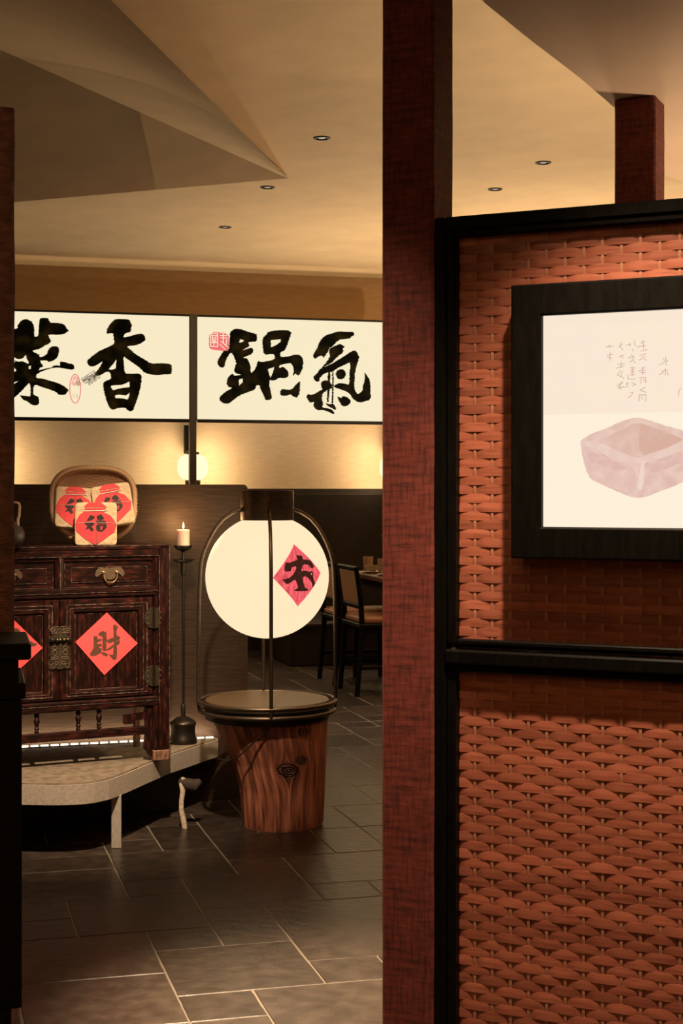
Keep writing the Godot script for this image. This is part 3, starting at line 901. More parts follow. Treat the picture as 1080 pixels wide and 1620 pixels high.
# ---------------------------------------------------------------- woven bamboo screen
func build_screen() -> void:
	var t := thing("woven_screen", "black framed room divider filled with red-brown plaited bamboo strips", "screen", Vector3(0.2024, 0, -3.3), -25.0)
	var w := 0.951
	var h := 1.895
	var bw: Material = M.black_wood
	# frame: outer members and thinner inner beads
	for x in [0.0125, w - 0.0125]:
		boxed("frame_post", Vector3(x, h / 2, -0.0225), Vector3(0.025, h, 0.045), bw, t, 0.003)
	boxed("top_rail", Vector3(w / 2, h - 0.014, -0.0225), Vector3(w - 0.05, 0.028, 0.045), bw, t, 0.003)
	boxed("middle_rail", Vector3(w / 2, 0.942, -0.018), Vector3(w - 0.05, 0.030, 0.05), bw, t, 0.004)
	boxed("bottom_rail", Vector3(w / 2, 0.06, -0.0225), Vector3(w - 0.05, 0.07, 0.045), bw, t, 0.003)
	for panel in [[0.097, 0.925, true], [0.968, 1.868, false]]:
		var y0: float = panel[0]
		var y1: float = panel[1]
		for x in [0.0355, w - 0.0355]:
			boxed("inner_bead", Vector3(x, (y0 + y1) / 2, -0.024), Vector3(0.021, y1 - y0, 0.034), bw, t, 0.003)
		boxed("inner_bead", Vector3(w / 2, y1 - 0.008, -0.024), Vector3(w - 0.092, 0.016, 0.034), bw, t, 0.003)
		boxed("inner_bead", Vector3(w / 2, y0 + 0.005, -0.026), Vector3(w - 0.092, 0.012, 0.030), bw, t, 0.003)
		boxed("added_backing", Vector3(w / 2, (y0 + y1) / 2, -0.052), Vector3(w - 0.06, y1 - y0 + 0.02, 0.006), M.chair_wood, t, 0.001)  # dark board added to keep light out of the gaps in the weave
		weave(t, y0, y1, w)


func weave(t: Node3D, y0: float, y1: float, w: float) -> void:
	var step := 0.0405
	var pitch := 0.0193
	var zc := -0.033
	var amp := 0.0016 if y0 > 0.5 else 0.0020
	var x0 := 0.035
	var x1 := w - 0.035
	var n := int((y1 - y0) / pitch)
	var meshes := []
	for variant in 8:
		var row := variant % 2
		var r := RandomNumberGenerator.new()
		r.seed = 300 + variant
		var wob := noise(9.0, 2, 40 + variant)
		var s := Shape.new()
		var wide := pitch * r.randf_range(0.98, 1.06)
		var f := func(u: float, v: float) -> Vector3:
			var x := lerpf(x0, x1, u)
			var wave := cos(PI * (x / step + row))
			var z := zc + amp * (1.0 - 2.0 * pow(0.5 - 0.5 * wave, 5.0)) + wob.get_noise_1d(x) * 0.0012
			var yy := (0.5 - v) * wide + wob.get_noise_2d(x, 5.0) * 0.0007
			return Vector3(x, yy, z + (v - 0.5) * 0.0010 * (0.5 + 0.5 * wave) - pow(absf(v - 0.5) * 2.0, 2.0) * 0.0005)
		s.grid(150, 3, f, Vector3(0, 0, 1))
		# the strip's thickness along its two edges
		for e in [0.0, 1.0]:
			s.grid(150, 1, func(u: float, v: float) -> Vector3: return f.call(u, e) - Vector3(0, 0, 0.0012) * v, Vector3(0, 1.0 - 2.0 * e, 0))
		meshes.append(s.mesh())
	for k in n + 1:
		var o := obj("weft_strip", meshes[(k % 2) + 2 * (rng.randi() % 4)], M.wefts[rng.randi() % 6], t)
		o.position = Vector3(0, y0 + (k + 0.5) * pitch - 0.002, rng.randf_range(-0.0006, 0.0006))
		o.rotation.z = rng.randf_range(-0.0012, 0.0012)
	var count := int((x1 - x0) / step) + 1
	var warps := []
	for variant in 2:
		var s := Shape.new()
		s.grid(2, n * 4, func(u: float, v: float) -> Vector3:
			var y := lerpf(y0, y1, v)
			var wave := cos(PI * ((y - y0) / pitch - 0.5 + variant))
			return Vector3((u - 0.5) * 0.0066, y, zc - 0.0009 * wave + 0.0003 - absf(u - 0.5) * 0.0012), Vector3(0, 0, 1))
		warps.append(s.mesh())
	for k in range(1, count + 1):
		if k * step > x0 and k * step < x1:
			var o := obj("warp_strip", warps[k % 2], M.warp, t)
			o.position = Vector3(k * step + rng.randf_range(-0.0008, 0.0008), 0, 0)


func build_picture() -> void:
	var t := thing("framed_picture", "backlit picture of a wooden measuring box in a wide black frame on the woven screen", "picture", Vector3(0.2024, 0, -3.3), -25.0)
	var bw: Material = M.black_wood
	var x0 := 0.188
	var x1 := 0.766
	var y0 := 1.159
	var y1 := 1.7325
	var b := 0.0665
	var z0 := -0.02
	var z1 := 0.042
	# four mitred members with a raised outer edge
	for side in 4:
		var o := Shape.new()
		var A: Array = [[Vector2(x0, y0), Vector2(x0, y1), Vector2(x0 + b, y1 - b), Vector2(x0 + b, y0 + b)], [Vector2(x0, y1), Vector2(x1, y1), Vector2(x1 - b, y1 - b), Vector2(x0 + b, y1 - b)],
			[Vector2(x1, y1), Vector2(x1, y0), Vector2(x1 - b, y0 + b), Vector2(x1 - b, y1 - b)], [Vector2(x1, y0), Vector2(x0, y0), Vector2(x0 + b, y0 + b), Vector2(x1 - b, y0 + b)]][side]
		var c: Vector2 = (Vector2(x0, y0) + Vector2(x1, y1)) / 2
		var V := func(p: Vector2, z: float) -> Vector3: return Vector3(p.x, p.y, z)
		var in2 := func(p: Vector2, k: float) -> Vector2: return p + Vector2(signf(c.x - p.x), signf(c.y - p.y)) * k
		var outw: Vector2 = ((A[0] + A[1]) / 2 - c).normalized()
		var e := 0.004
		var p0: Vector2 = A[0]
		var p1: Vector2 = A[1]
		var q0: Vector2 = in2.call(p0, e)
		var q1: Vector2 = in2.call(p1, e)
		var i1: Vector2 = A[2]
		var i0: Vector2 = A[3]
		var j0: Vector2 = in2.call(i0, -e)
		var j1: Vector2 = in2.call(i1, -e)
		var O3 := Vector3(outw.x, outw.y, 0)
		o.poly([V.call(p0, z0), V.call(p1, z0), V.call(p1, z1 - e), V.call(p0, z1 - e)], O3)
		o.poly([V.call(p0, z1 - e), V.call(p1, z1 - e), V.call(q1, z1), V.call(q0, z1)], O3 + Vector3(0, 0, 1))
		o.poly([V.call(q0, z1), V.call(q1, z1), V.call(j1, z1), V.call(j0, z1)], Vector3(0, 0, 1))
		o.poly([V.call(j0, z1), V.call(j1, z1), V.call(i1, z1 - e), V.call(i0, z1 - e)], Vector3(0, 0, 1) - O3)
		o.poly([V.call(i0, z1 - e), V.call(i1, z1 - e), V.call(i1, z0), V.call(i0, z0)], -O3)
		o.poly([V.call(p0, z0), V.call(p1, z0), V.call(i1, z0), V.call(i0, z0)], Vector3(0, 0, -1))
		obj("frame_member", o, bw, t)
	var s := Shape.new()
	var m := print_of(picture_print(), 1.0)
	var zp := 0.026
	s.quad(Vector3(x0 + b - 0.001, y1 - b + 0.001, zp), Vector3(x1 - b + 0.001, y1 - b + 0.001, zp), Vector3(x1 - b + 0.001, y0 + b - 0.001, zp), Vector3(x0 + b - 0.001, y0 + b - 0.001, zp), Vector3(0, 0, 1))
	var lit := obj("lit_print", s, m, t)
	lit.set_meta("label", "glowing paper print of a pink wash box with columns of brush writing")
	boxed("light_box", Vector3((x0 + x1) / 2, (y0 + y1) / 2, 0.002), Vector3(x1 - x0 - 2 * b + 0.004, y1 - y0 - 2 * b + 0.004, 0.04), M.white_ceramic, t, 0.001)
	var basis := Basis(Vector3.UP, deg_to_rad(-25.0))
	panel_light("picture_light", Vector3(0.2024, 0, -3.3) + basis * Vector3((x0 + x1) / 2, (y0 + y1) / 2, 0.046), -25.0, Vector2(0.44, 0.44), 0.02)


func panel_light(called: String, where: Vector3, turn: float, size: Vector2, energy: float) -> void:
	var l := AreaLight3D.new()
	l.name = numbered(called)
	add_child(l, true)
	l.position = where
	l.rotation_degrees.y = turn + 180.0
	l.area_size = size
	l.light_energy = energy
	l.area_range = 14.0
	l.area_attenuation = 2.0
	l.light_color = lin(1.0, 0.80, 0.52)
	l.shadow_enabled = true


# ---------------------------------------------------------------- left edge
func build_console() -> void:
	var t := thing("console_table", "black wooden console cut off by the left edge, in front of the dark post", "console", Vector3(-0.512, 0, -2.5), 13.5)
	var k: Material = M.console
	boxed("top", Vector3(-0.35, 1.036, -0.10), Vector3(0.70, 0.027, 0.22), k, t, 0.003)
	boxed("frieze", Vector3(-0.36, 1.003, -0.10), Vector3(0.68, 0.040, 0.20), k, t, 0.002)
	boxed("rail", Vector3(-0.355, 0.972, -0.10), Vector3(0.692, 0.026, 0.225), k, t, 0.002)
	boxed("body", Vector3(-0.36, 0.705, -0.10), Vector3(0.69, 0.51, 0.215), k, t, 0.003)
	for x in [-0.055, -0.68]:
		for z in [-0.02, -0.18]:
			boxed("leg", Vector3(x, 0.226, z), Vector3(0.045, 0.452, 0.045), k, t, 0.003)


# ---------------------------------------------------------------- platform
func build_platform() -> void:
	var t := thing("display_platform", "low grey concrete platform with a rounded front lip under the old cabinet", "platform", Vector3.ZERO)
	var plan := [Vector2(-0.515, 6.33), Vector2(-0.60, 6.12), Vector2(-0.68, 5.93), Vector2(-0.735, 5.75), Vector2(-0.785, 5.58), Vector2(-0.83, 5.45), Vector2(-0.885, 5.375), Vector2(-0.96, 5.345), Vector2(-1.05, 5.345), Vector2(-1.15, 5.355), Vector2(-1.35, 5.36), Vector2(-1.7, 5.42), Vector2(-2.4, 5.70), Vector2(-2.4, 5.785), Vector2(-0.52, 6.36)]
	# smooth the front curve
	var c := Curve2D.new()
	for i in 13:
		var before: Vector2 = plan[maxi(i - 1, 0)]
		var after: Vector2 = plan[mini(i + 1, 12)]
		var m := (after - before) * 0.17
		c.add_point(plan[i], -m, m)
	var outline := PackedVector2Array()
	for k in 73:
		outline.append(c.sample_baked(c.get_baked_length() * k / 72.0))
	outline.append(plan[13])
	outline.append(plan[14])
	var up := Basis(Vector3(1, 0, 0), Vector3(0, 0, -1), Vector3(0, 1, 0))
	var s := Shape.new()
	s.prism(outline, 0.192, 0.262, up)
	obj("lip", s, M.concrete_edge, t).set_meta("label", "pale rough concrete edge")
	# the worn top slab, its edge set a little inside
	var smaller := Geometry2D.offset_polygon(outline, -0.006)[0]
	s = Shape.new()
	s.prism(smaller, 0.26, 0.268, up)
	obj("top", s, M.concrete, t)
	var leg := at(184, 1342, 5.53)
	boxed("leg", Vector3(leg.x, 0.097, leg.z), Vector3(0.036, 0.194, 0.036), M.steel, t, 0.002, Basis(Vector3.UP, deg_to_rad(8)))
	# recessed plinth below, out of the light
	boxed("plinth", Vector3(-1.52, 0.096, -5.79), Vector3(1.30, 0.192, 0.04), M.partition, t, 0.002, Basis(Vector3.UP, deg_to_rad(17)))
	boxed("plinth", Vector3(-0.86, 0.096, -6.13), Vector3(0.42, 0.192, 0.04), M.dark_panel, t, 0.002, Basis(Vector3.UP, deg_to_rad(17)))
	# a gnarled branch props the right side
	var b := Shape.new()
	var foot := at(292, 1311, 5.84)
	var pts := [foot, at(290, 1297, 5.84), at(286.5, 1281, 5.845), at(287, 1266, 5.85), at(289, 1252, 5.85), at(288, 1240, 5.86), at(292, 1232, 5.87)]
	b.tube(pts, [0.0105, 0.0115, 0.010, 0.0095, 0.0105, 0.013, 0.015], 9)
	obj("branch_leg", b, M.driftwood, t).set_meta("label", "pale crooked branch used as a leg")
	b = Shape.new()
	b.tube([at(284, 1236, 5.87), at(296, 1240, 5.86), at(306, 1243, 5.86), at(316, 1236, 5.88)], [0.014, 0.024, 0.026, 0.012], 9)
	obj("branch_knot", b, M.bark, t)
	# light strip at the back of the top
	var l := thing("light_strip", "thin glowing light strip along the foot of the wooden partition behind the cabinet", "light strip", Vector3.ZERO)
	var p0 := Vector3(-1.9, 0.272, -5.885)
	var p1 := Vector3(-0.53, 0.272, -6.315)
	var dir := (p1 - p0).normalized()
	var yaw := atan2(-dir.z, dir.x)
	var bb := Basis(Vector3.UP, yaw)
	boxed("channel", (p0 + p1) / 2 + Vector3(0, -0.002, 0), Vector3(p0.distance_to(p1), 0.004, 0.014), M.steel, l, 0.001, bb)
	var n := 36
	var gm := glow(lin(1.0, 0.86, 0.66), 2.2)
	for k in n:
		var q := p0.lerp(p1, (k + 0.5) / n)
		boxed("glowing_segment", q + Vector3(0, 0.003, 0), Vector3(p0.distance_to(p1) / n * 0.78, 0.006, 0.009), gm, l, 0.001, bb)
	var sl := AreaLight3D.new()
	sl.name = "strip_lamp"
	add_child(sl, true)
	sl.position = (p0 + p1) / 2 + Vector3(0, 0.008, 0)
	sl.rotation = Vector3(PI / 4, yaw, 0)
	sl.area_size = Vector2(p0.distance_to(p1), 0.01)
	sl.light_energy = STRIP_E
	sl.area_range = 6.0
	sl.area_attenuation = 2.0
	sl.light_color = lin(1.0, 0.74, 0.46)
	sl.shadow_enabled = true


const STRIP_E := 0.6


func build_partition() -> void:
	var t := thing("wooden_partition", "chest-high dark wooden partition with rounded top corner behind the cabinet and candlestick", "partition", Vector3(-0.396, 0, -6.405), 17.0)
	var s := Shape.new()
	var o := PackedVector2Array([Vector2(-3.4, 0), Vector2(0, 0)])
	for k in 7:
		var a := PI / 2 * k / 6
		o.append(Vector2(-0.02 + cos(a) * 0.02, 1.308 + sin(a) * 0.02))
	o.append(Vector2(-3.4, 1.328))
	s.prism(o, -0.04, 0.0)
	obj("panel", s, M.partition, t)
	s = Shape.new()
	s.prism(PackedVector2Array([Vector2(-0.035, 0), Vector2(-0.028, 0), Vector2(-0.028, 1.30), Vector2(-0.035, 1.30)]), 0.0, 0.003)
	obj("edge_strip", s, M.partition, t)


# ---------------------------------------------------------------- lit signs on the far wall
func build_signs() -> void:
	var b_face := 11.6
	var specs := [
		[0.487, 1.912, ["cai", "xiang"], "oval", "glowing sign with the two brush characters for vegetables and fragrance, left of the black post"],
		[1.976, 3.540, ["guo", "qi"], "square", "glowing sign with the two brush characters for wok and breath, right of the black post"]]
	for e in specs:
		var a0: float = e[0]
		var a1: float = e[1]
		var t := thing("light_sign", e[4], "sign", room((a0 + a1) / 2, 0, b_face), ROOM_TURN, "calligraphy light signs")
		var w := a1 - a0
		var im := sign_print(e[2])
		seal_prints(im, e[3])
		boxed("sign_body", Vector3(0, 2.252, -0.062), Vector3(w, 0.80, 0.115), M.iron_dark, t, 0.003)
		var s := Shape.new()
		s.quad(Vector3(-w / 2, 2.648, 0), Vector3(w / 2, 2.648, 0), Vector3(w / 2, 1.856, 0), Vector3(-w / 2, 1.856, 0), Vector3(0, 0, 1))
		obj("lit_face", s, print_of(im, 1.0), t)
		for y in [[1.843, 0.026], [2.656, 0.014]]:
			boxed("frame_rail", Vector3(0, y[0], 0.0), Vector3(w, y[1], 0.03), M.iron_dark, t, 0.002)
		panel_light("sign_light", room((a0 + a1) / 2, 2.252, b_face - 0.01), ROOM_TURN, Vector2(w, 0.79), SIGN_E)
	var k := 0
	for a in [0.458, 1.944, 3.568]:
		var lab: String = ["black square post holding the left end of the left sign, hidden by the timber", "black square metal post standing between the two lit signs", "black square post at the right end of the right sign, hidden by the timber"][k]
		k += 1
		var t := thing("sign_post", lab, "post", room(a, 0, b_face), ROOM_TURN, "sign posts")
		boxed("post", Vector3(0, 1.335, -0.03), Vector3(0.052, 2.67, 0.06), M.post_paint, t, 0.003)
		boxed("foot", Vector3(0, 0.006, -0.03), Vector3(0.12, 0.012, 0.12), M.iron, t, 0.002)
	# wall lamps under the signs
	var labels := {0.32: "round wall lamp below the left sign, hidden behind the dark timber", 2.001: "round milky wall lamp behind the black post between the two signs", 3.678: "round milky wall lamp half hidden by the red-brown timber post", 5.35: "round wall lamp far right on the back wall, hidden by the screen"}
	for a in labels:
		var t := thing("wall_lamp", labels[a], "lamp", room(a, 0, 12.1), ROOM_TURN, "wall lamps under the signs")
		boxed("bracket", Vector3(-0.03, 1.715, 0.02), Vector3(0.045, 0.23, 0.03), M.iron_dark, t, 0.004)
		boxed("arm", Vector3(-0.01, 1.615, 0.07), Vector3(0.05, 0.025, 0.11), M.iron_dark, t, 0.004)
		var s := Shape.new()
		var prof := []
		for i in 17:
			var ph := -PI / 2 + PI * i / 16
			prof.append(Vector2(0.122 * pow(maxf(cos(ph), 0.0), 0.62), 1.49 + 0.105 * signf(sin(ph)) * pow(absf(sin(ph)), 0.85)))
		s.lathe(Vector3(0, 0, 0.14), prof, 32)
		obj("globe", s, glow(lin(1.0, 0.88, 0.56), 1.15), t)
		s = Shape.new()
		s.lathe(Vector3(0, 0, 0.14), [Vector2(0.0, 1.352), Vector2(0.055, 1.352), Vector2(0.062, 1.36), Vector2(0.062, 1.388), Vector2(0.0, 1.388)], 24)
		obj("base_cap", s, M.bronze, t)
		s = Shape.new()
		s.lathe(Vector3(0, 0, 0.14), [Vector2(0.0, 1.592), Vector2(0.05, 1.592), Vector2(0.05, 1.612), Vector2(0.0, 1.615)], 24)
		obj("top_cap", s, M.iron_dark, t)
		omni("wall_lamp_light", room(a, 1.49, 12.1 - 0.14), SCONCE_E, 0.1, lin(1.0, 0.72, 0.40))


const SIGN_E := 0.05
const SCONCE_E := 0.52


# ---------------------------------------------------------------- old cabinet
func bead(parent: Node3D, called: String, a: Vector3, b: Vector3, r: float, m: Material) -> void:
	var s := Shape.new()
	s.tube([a, b], r, 6)
	obj(called, s, m, parent)


func frame_beads(parent: Node3D, called: String, x0: float, y0: float, x1: float, y1: float, z: float, r: float, m: Material) -> void:
	bead(parent, called, Vector3(x0, y0, z), Vector3(x1, y0, z), r, m)
	bead(parent, called, Vector3(x0, y1, z), Vector3(x1, y1, z), r, m)
	bead(parent, called, Vector3(x0, y0, z), Vector3(x0, y1, z), r, m)
	bead(parent, called, Vector3(x1, y0, z), Vector3(x1, y1, z), r, m)


func build_cabinet() -> void:
	var where := Vector3(-1.044, 0.268, -5.624)
	var turn := 27.0
	var t := thing("antique_cabinet", "worn dark red-brown lacquered cabinet with two drawers and two doors on the grey platform", "cabinet", where, turn)
	var V: Material = M.cab_v
	var Hm: Material = M.cab_h
	# carcass
	for s in [-1, 1]:
		boxed("stile", Vector3(s * 0.4095, 0.433, -0.022), Vector3(0.043, 0.786, 0.044), V, t, 0.004)
		boxed("stile_moulding", Vector3(s * 0.379, 0.43, -0.022), Vector3(0.019, 0.78, 0.032), V, t, 0.004)
		boxed("stile_foot", Vector3(s * 0.3985, 0.02, -0.022), Vector3(0.065, 0.04, 0.044), M.cab_raw, t, 0.003)
		boxed("back_leg", Vector3(s * 0.418, 0.40, -0.343), Vector3(0.024, 0.80, 0.024), M.cab_raw, t, 0.003)
		boxed("side_panel", Vector3(s * 0.412, 0.53, -0.18), Vector3(0.018, 0.56, 0.28), V, t, 0.001)
		bead(t, "worn_edge", Vector3(s * 0.4305, 0.06, -0.001), Vector3(s * 0.4305, 0.82, -0.001), 0.0016, M.cab_bead)
		bead(t, "worn_edge", Vector3(s * 0.3885, 0.22, 0.0), Vector3(s * 0.3885, 0.785, 0.0), 0.0014, M.cab_bead)
	boxed("top_board", Vector3(0, 0.818, -0.18), Vector3(0.862, 0.016, 0.36), Hm, t, 0.003)
	boxed("top_rail", Vector3(0, 0.798, -0.020), Vector3(0.776, 0.025, 0.042), Hm, t, 0.005)
	bead(t, "worn_edge", Vector3(-0.40, 0.8245, 0.0), Vector3(0.40, 0.8245, 0.0), 0.0015, M.cab_bead)
	bead(t, "worn_edge", Vector3(-0.388, 0.7865, 0.0), Vector3(0.388, 0.7865, 0.0), 0.0015, M.cab_bead)
	boxed("drawer_rail", Vector3(0, 0.776, -0.024), Vector3(0.74, 0.018, 0.03), Hm, t, 0.004)
	boxed("middle_rail", Vector3(0, 0.6595, -0.020), Vector3(0.776, 0.020, 0.040), Hm, t, 0.005)
	boxed("middle_rail", Vector3(0, 0.640, -0.022), Vector3(0.776, 0.016, 0.036), Hm, t, 0.005)
	bead(t, "worn_edge", Vector3(-0.388, 0.6505, -0.001), Vector3(0.388, 0.6505, -0.001), 0.0014, M.cab_bead)
	boxed("bottom_rail", Vector3(0, 0.241, -0.020), Vector3(0.776, 0.016, 0.040), Hm, t, 0.005)
	boxed("bottom_rail", Vector3(0, 0.221, -0.022), Vector3(0.776, 0.022, 0.038), Hm, t, 0.005)
	bead(t, "worn_edge", Vector3(-0.385, 0.2335, -0.001), Vector3(0.385, 0.2335, -0.001), 0.0014, M.cab_bead)
	boxed("bottom_board", Vector3(0, 0.225, -0.19), Vector3(0.80, 0.015, 0.30), Hm, t, 0.001)
	boxed("back_panel", Vector3(0, 0.52, -0.345), Vector3(0.78, 0.58, 0.012), Hm, t, 0.001)
	# ridge between the drawers
	var ridge := Shape.new()
	ridge.prism(PackedVector2Array([Vector2(-0.017, -0.03), Vector2(0.017, -0.03), Vector2(0.016, -0.010), Vector2(0.003, 0.002), Vector2(-0.003, 0.002), Vector2(-0.016, -0.010)]), 0.655, 0.785, Basis(Vector3(1, 0, 0), Vector3(0, 0, 1), Vector3(0, 1, 0)))
	obj("drawer_divider", ridge, V, t)
	bead(t, "worn_edge", Vector3(0.0, 0.660, 0.002), Vector3(0.0, 0.783, 0.002), 0.0022, M.cab_bead)
	# drawers
	for s in [-1, 1]:
		var cx: float = s * 0.196
		var d := Node3D.new()
		d.name = "drawer"
		t.add_child(d, true)
		boxed("drawer_front", Vector3(cx, 0.7185, -0.026), Vector3(0.346, 0.095, 0.018), Hm, d, 0.002)
		boxed("raised_field", Vector3(cx, 0.7175, -0.018), Vector3(0.296, 0.054, 0.010), Hm, d, 0.004)
		frame_beads(d, "worn_bead", cx - 0.148, 0.690, cx + 0.148, 0.745, -0.014, 0.0013, M.cab_bead)
		frame_beads(d, "worn_bead", cx - 0.174, 0.6715, cx + 0.174, 0.766, -0.016, 0.0013, M.cab_bead)
		drawer_pull(d, Vector3(cx, 0.727, -0.012))
	# doors
	for s in [-1, 1]:
		var d := Node3D.new()
		d.name = "door"
		t.add_child(d, true)
		var xi: float = s * 0.0012
		var xo: float = s * 0.367
		var x_in: float = s * 0.058
		var x_out: float = s * 0.309
		boxed("door_stile", Vector3((xi + x_in) / 2, 0.4405, -0.020), Vector3(absf(x_in - xi), 0.375, 0.026), V, d, 0.003)
		boxed("door_stile", Vector3((xo + x_out) / 2, 0.4405, -0.020), Vector3(absf(xo - x_out), 0.375, 0.026), V, d, 0.003)
		boxed("door_rail", Vector3((x_in + x_out) / 2, 0.603, -0.020), Vector3(0.251, 0.05, 0.026), Hm, d, 0.003)
		boxed("door_rail", Vector3((x_in + x_out) / 2, 0.2695, -0.020), Vector3(0.251, 0.034, 0.026), Hm, d, 0.003)
		# the field is made of three boards
		for k in 3:
			var wdt := 0.251 / 3
			boxed("panel_board", Vector3(s * (0.058 + wdt * (k + 0.5)), 0.432, -0.026), Vector3(wdt - 0.0012, 0.296, 0.018), V, d, 0.0015)
		frame_beads(d, "worn_bead", minf(s * 0.028, s * 0.342), 0.2665, maxf(s * 0.028, s * 0.342), 0.606, -0.0065, 0.0022, M.cab_bead)
		frame_beads(d, "worn_bead", minf(s * 0.040, s * 0.327), 0.277, maxf(s * 0.040, s * 0.327), 0.594, -0.0065, 0.0014, M.cab_bead)
		frame_beads(d, "worn_bead", minf(s * 0.062, s * 0.305), 0.288, maxf(s * 0.062, s * 0.305), 0.572, -0.0165, 0.0014, M.cab_bead)
		for y in [0.5475, 0.3265]:
			hinge(d, Vector3(s * 0.369, y, -0.002), s)
	lock_plate(t)
	# gallery below: turned spindles between two rails, fretted brackets at the legs
	boxed("lower_rail", Vector3(0, 0.1175, -0.026), Vector3(0.70, 0.032, 0.020), Hm, t, 0.003)
	for x in [-0.158, -0.081, 0.0775, 0.158]:
		var s := Shape.new()
		s.lathe(Vector3(x, 0, -0.026), [Vector2(0.008, 0.132), Vector2(0.0085, 0.142), Vector2(0.006, 0.146), Vector2(0.0095, 0.153), Vector2(0.006, 0.159), Vector2(0.0075, 0.165), Vector2(0.0115, 0.176), Vector2(0.010, 0.186), Vector2(0.006, 0.191), Vector2(0.0095, 0.197), Vector2(0.0095, 0.203), Vector2(0.007, 0.207), Vector2(0.008, 0.212)], 14)
		obj("spindle", s, V, t)
	for s in [-1, 1]:
		var o := PackedVector2Array()
		for q in [Vector2(0.366, 0.21), Vector2(0.366, 0.014), Vector2(0.352, 0.022), Vector2(0.345, 0.040), Vector2(0.336, 0.045), Vector2(0.336, 0.060), Vector2(0.341, 0.10), Vector2(0.341, 0.155), Vector2(0.334, 0.160), Vector2(0.300, 0.158), Vector2(0.292, 0.146), Vector2(0.256, 0.146), Vector2(0.254, 0.180), Vector2(0.335, 0.186), Vector2(0.341, 0.195), Vector2(0.341, 0.21)]:
			o.append(Vector2(q.x * s, q.y))
		var br := Shape.new()
		br.prism(o, -0.034, -0.014)
		obj("fret_bracket", br, V, t)
	# red papers pasted on the doors
	var basis := Basis(Vector3.UP, deg_to_rad(turn))
	for s in [-1, 1]:
		var label := "red paper diamond with the brush character for wealth on the cabinet's right door" if s == 1 else "red paper diamond half hidden by the timber, on the cabinet's left door"
		var p := thing("red_paper", label, "paper charm", where + basis * Vector3(s * 0.1845, 0.456, -0.013), turn, "red papers on the cabinet doors")
		var im := red_paper(512, Color8(250, 86, 90), 0.03, 3)
		var brown := Color8(84, 50, 34)
		if s == 1:
			for q in ink["wealth"]:
				thicken(im, q, 0.512, 8.0, Color8(92, 56, 38))
				fill_shape(im, q, 0.512, 0.512, brown, Color8(104, 66, 42), 3.0, noise(0.03, 2, 4), noise(0.12, 2, 5))
		else:
			for q in [[470, 150, 560, 215, 700, 330, 830, 420, 935, 455, 840, 500, 720, 440, 600, 350, 500, 260], [555, 195, 610, 190, 655, 225, 640, 270, 580, 285, 540, 250], [470, 150, 530, 230, 420, 400, 260, 520, 120, 560, 270, 430, 400, 280]]:
				fill_shape(im, q, 0.512, 0.512, brown, Color8(104, 66, 42), 3.0, noise(0.03, 2, 4), noise(0.12, 2, 5))
		var sh := Shape.new()
		var corners := PackedVector2Array([Vector2(-0.1225, 0.012), Vector2(0.0, 0.118), Vector2(0.1225, -0.004), Vector2(-0.010, -0.118)])
		sh.prism(corners, 0.0, 0.0006, Basis(), Vector3.ZERO, Vector2(-0.1225, -0.118), Vector2(0.245, 0.236))
		obj("paper", sh, print_of(im, 0.0, 0.7), p)


func drawer_pull(d: Node3D, c: Vector3) -> void:
	# a bat-shaped back plate and a hanging bail
	var s := Shape.new()
	var half := [Vector2(0.0, 0.013), Vector2(0.012, 0.016), Vector2(0.022, 0.015), Vector2(0.030, 0.020), Vector2(0.043, 0.016), Vector2(0.055, 0.004), Vector2(0.058, -0.010), Vector2(0.050, -0.019), Vector2(0.043, -0.012), Vector2(0.036, -0.006), Vector2(0.026, -0.010), Vector2(0.020, -0.022), Vector2(0.010, -0.028), Vector2(0.0, -0.029)]
	var o := PackedVector2Array()
	for q in half:
		o.append(Vector2(c.x + q.x, c.y + q.y))
	for i in range(half.size() - 2, 0, -1):
		o.append(Vector2(c.x - half[i].x, c.y + half[i].y))
	s.prism(o, c.z - 0.003, c.z + 0.001)
	obj("pull_plate", s, M.brass_dull, d)
	s = Shape.new()
	for k in [-1, 1]:
		s.lathe(c + Vector3(k * 0.026, -0.001, 0), [Vector2(0.007, 0.0), Vector2(0.006, 0.006), Vector2(0.0, 0.010)], 12, Basis(Vector3.RIGHT, PI / 2))
	var pts := []
	for k in 17:
		var a := PI * (0.96 + 1.08 * k / 16.0)
		pts.append(c + Vector3(cos(a) * 0.0265, -0.012 + sin(a) * 0.029, 0.009))
	s.tube(pts, 0.0028, 8)
	obj("bail_handle", s, M.brass, d)


func hinge(d: Node3D, c: Vector3, s: int) -> void:
	var sh := Shape.new()
	for side in [-1, 1]:
		var o := PackedVector2Array()
		for k in 13:
			var a := -PI / 2 + PI * k / 12
			o.append(Vector2(c.x + side * (0.006 + cos(a) * 0.034), c.y + sin(a) * 0.040))
		sh.prism(o, c.z - 0.006, c.z + 0.0012)
	obj("hinge_leaf", sh, M.brass_old, d)
	sh = Shape.new()
	sh.lathe(Vector3(c.x, c.y - 0.04, c.z + 0.002), [Vector2(0.0, 0.0), Vector2(0.005, 0.0), Vector2(0.005, 0.08), Vector2(0.0, 0.08)], 10)
	obj("hinge_pin", sh, M.iron_dark, d)
	sh = Shape.new()
	for side in [-1, 1]:
		for y in [-0.02, 0.0, 0.02]:
			sh.lathe(Vector3(c.x + side * 0.026, c.y + y, c.z + 0.001), [Vector2(0.0028, 0.0), Vector2(0.002, 0.0014), Vector2(0.0, 0.002)], 8, Basis(Vector3.RIGHT, PI / 2))
	obj("hinge_nail", sh, M.brass, d)


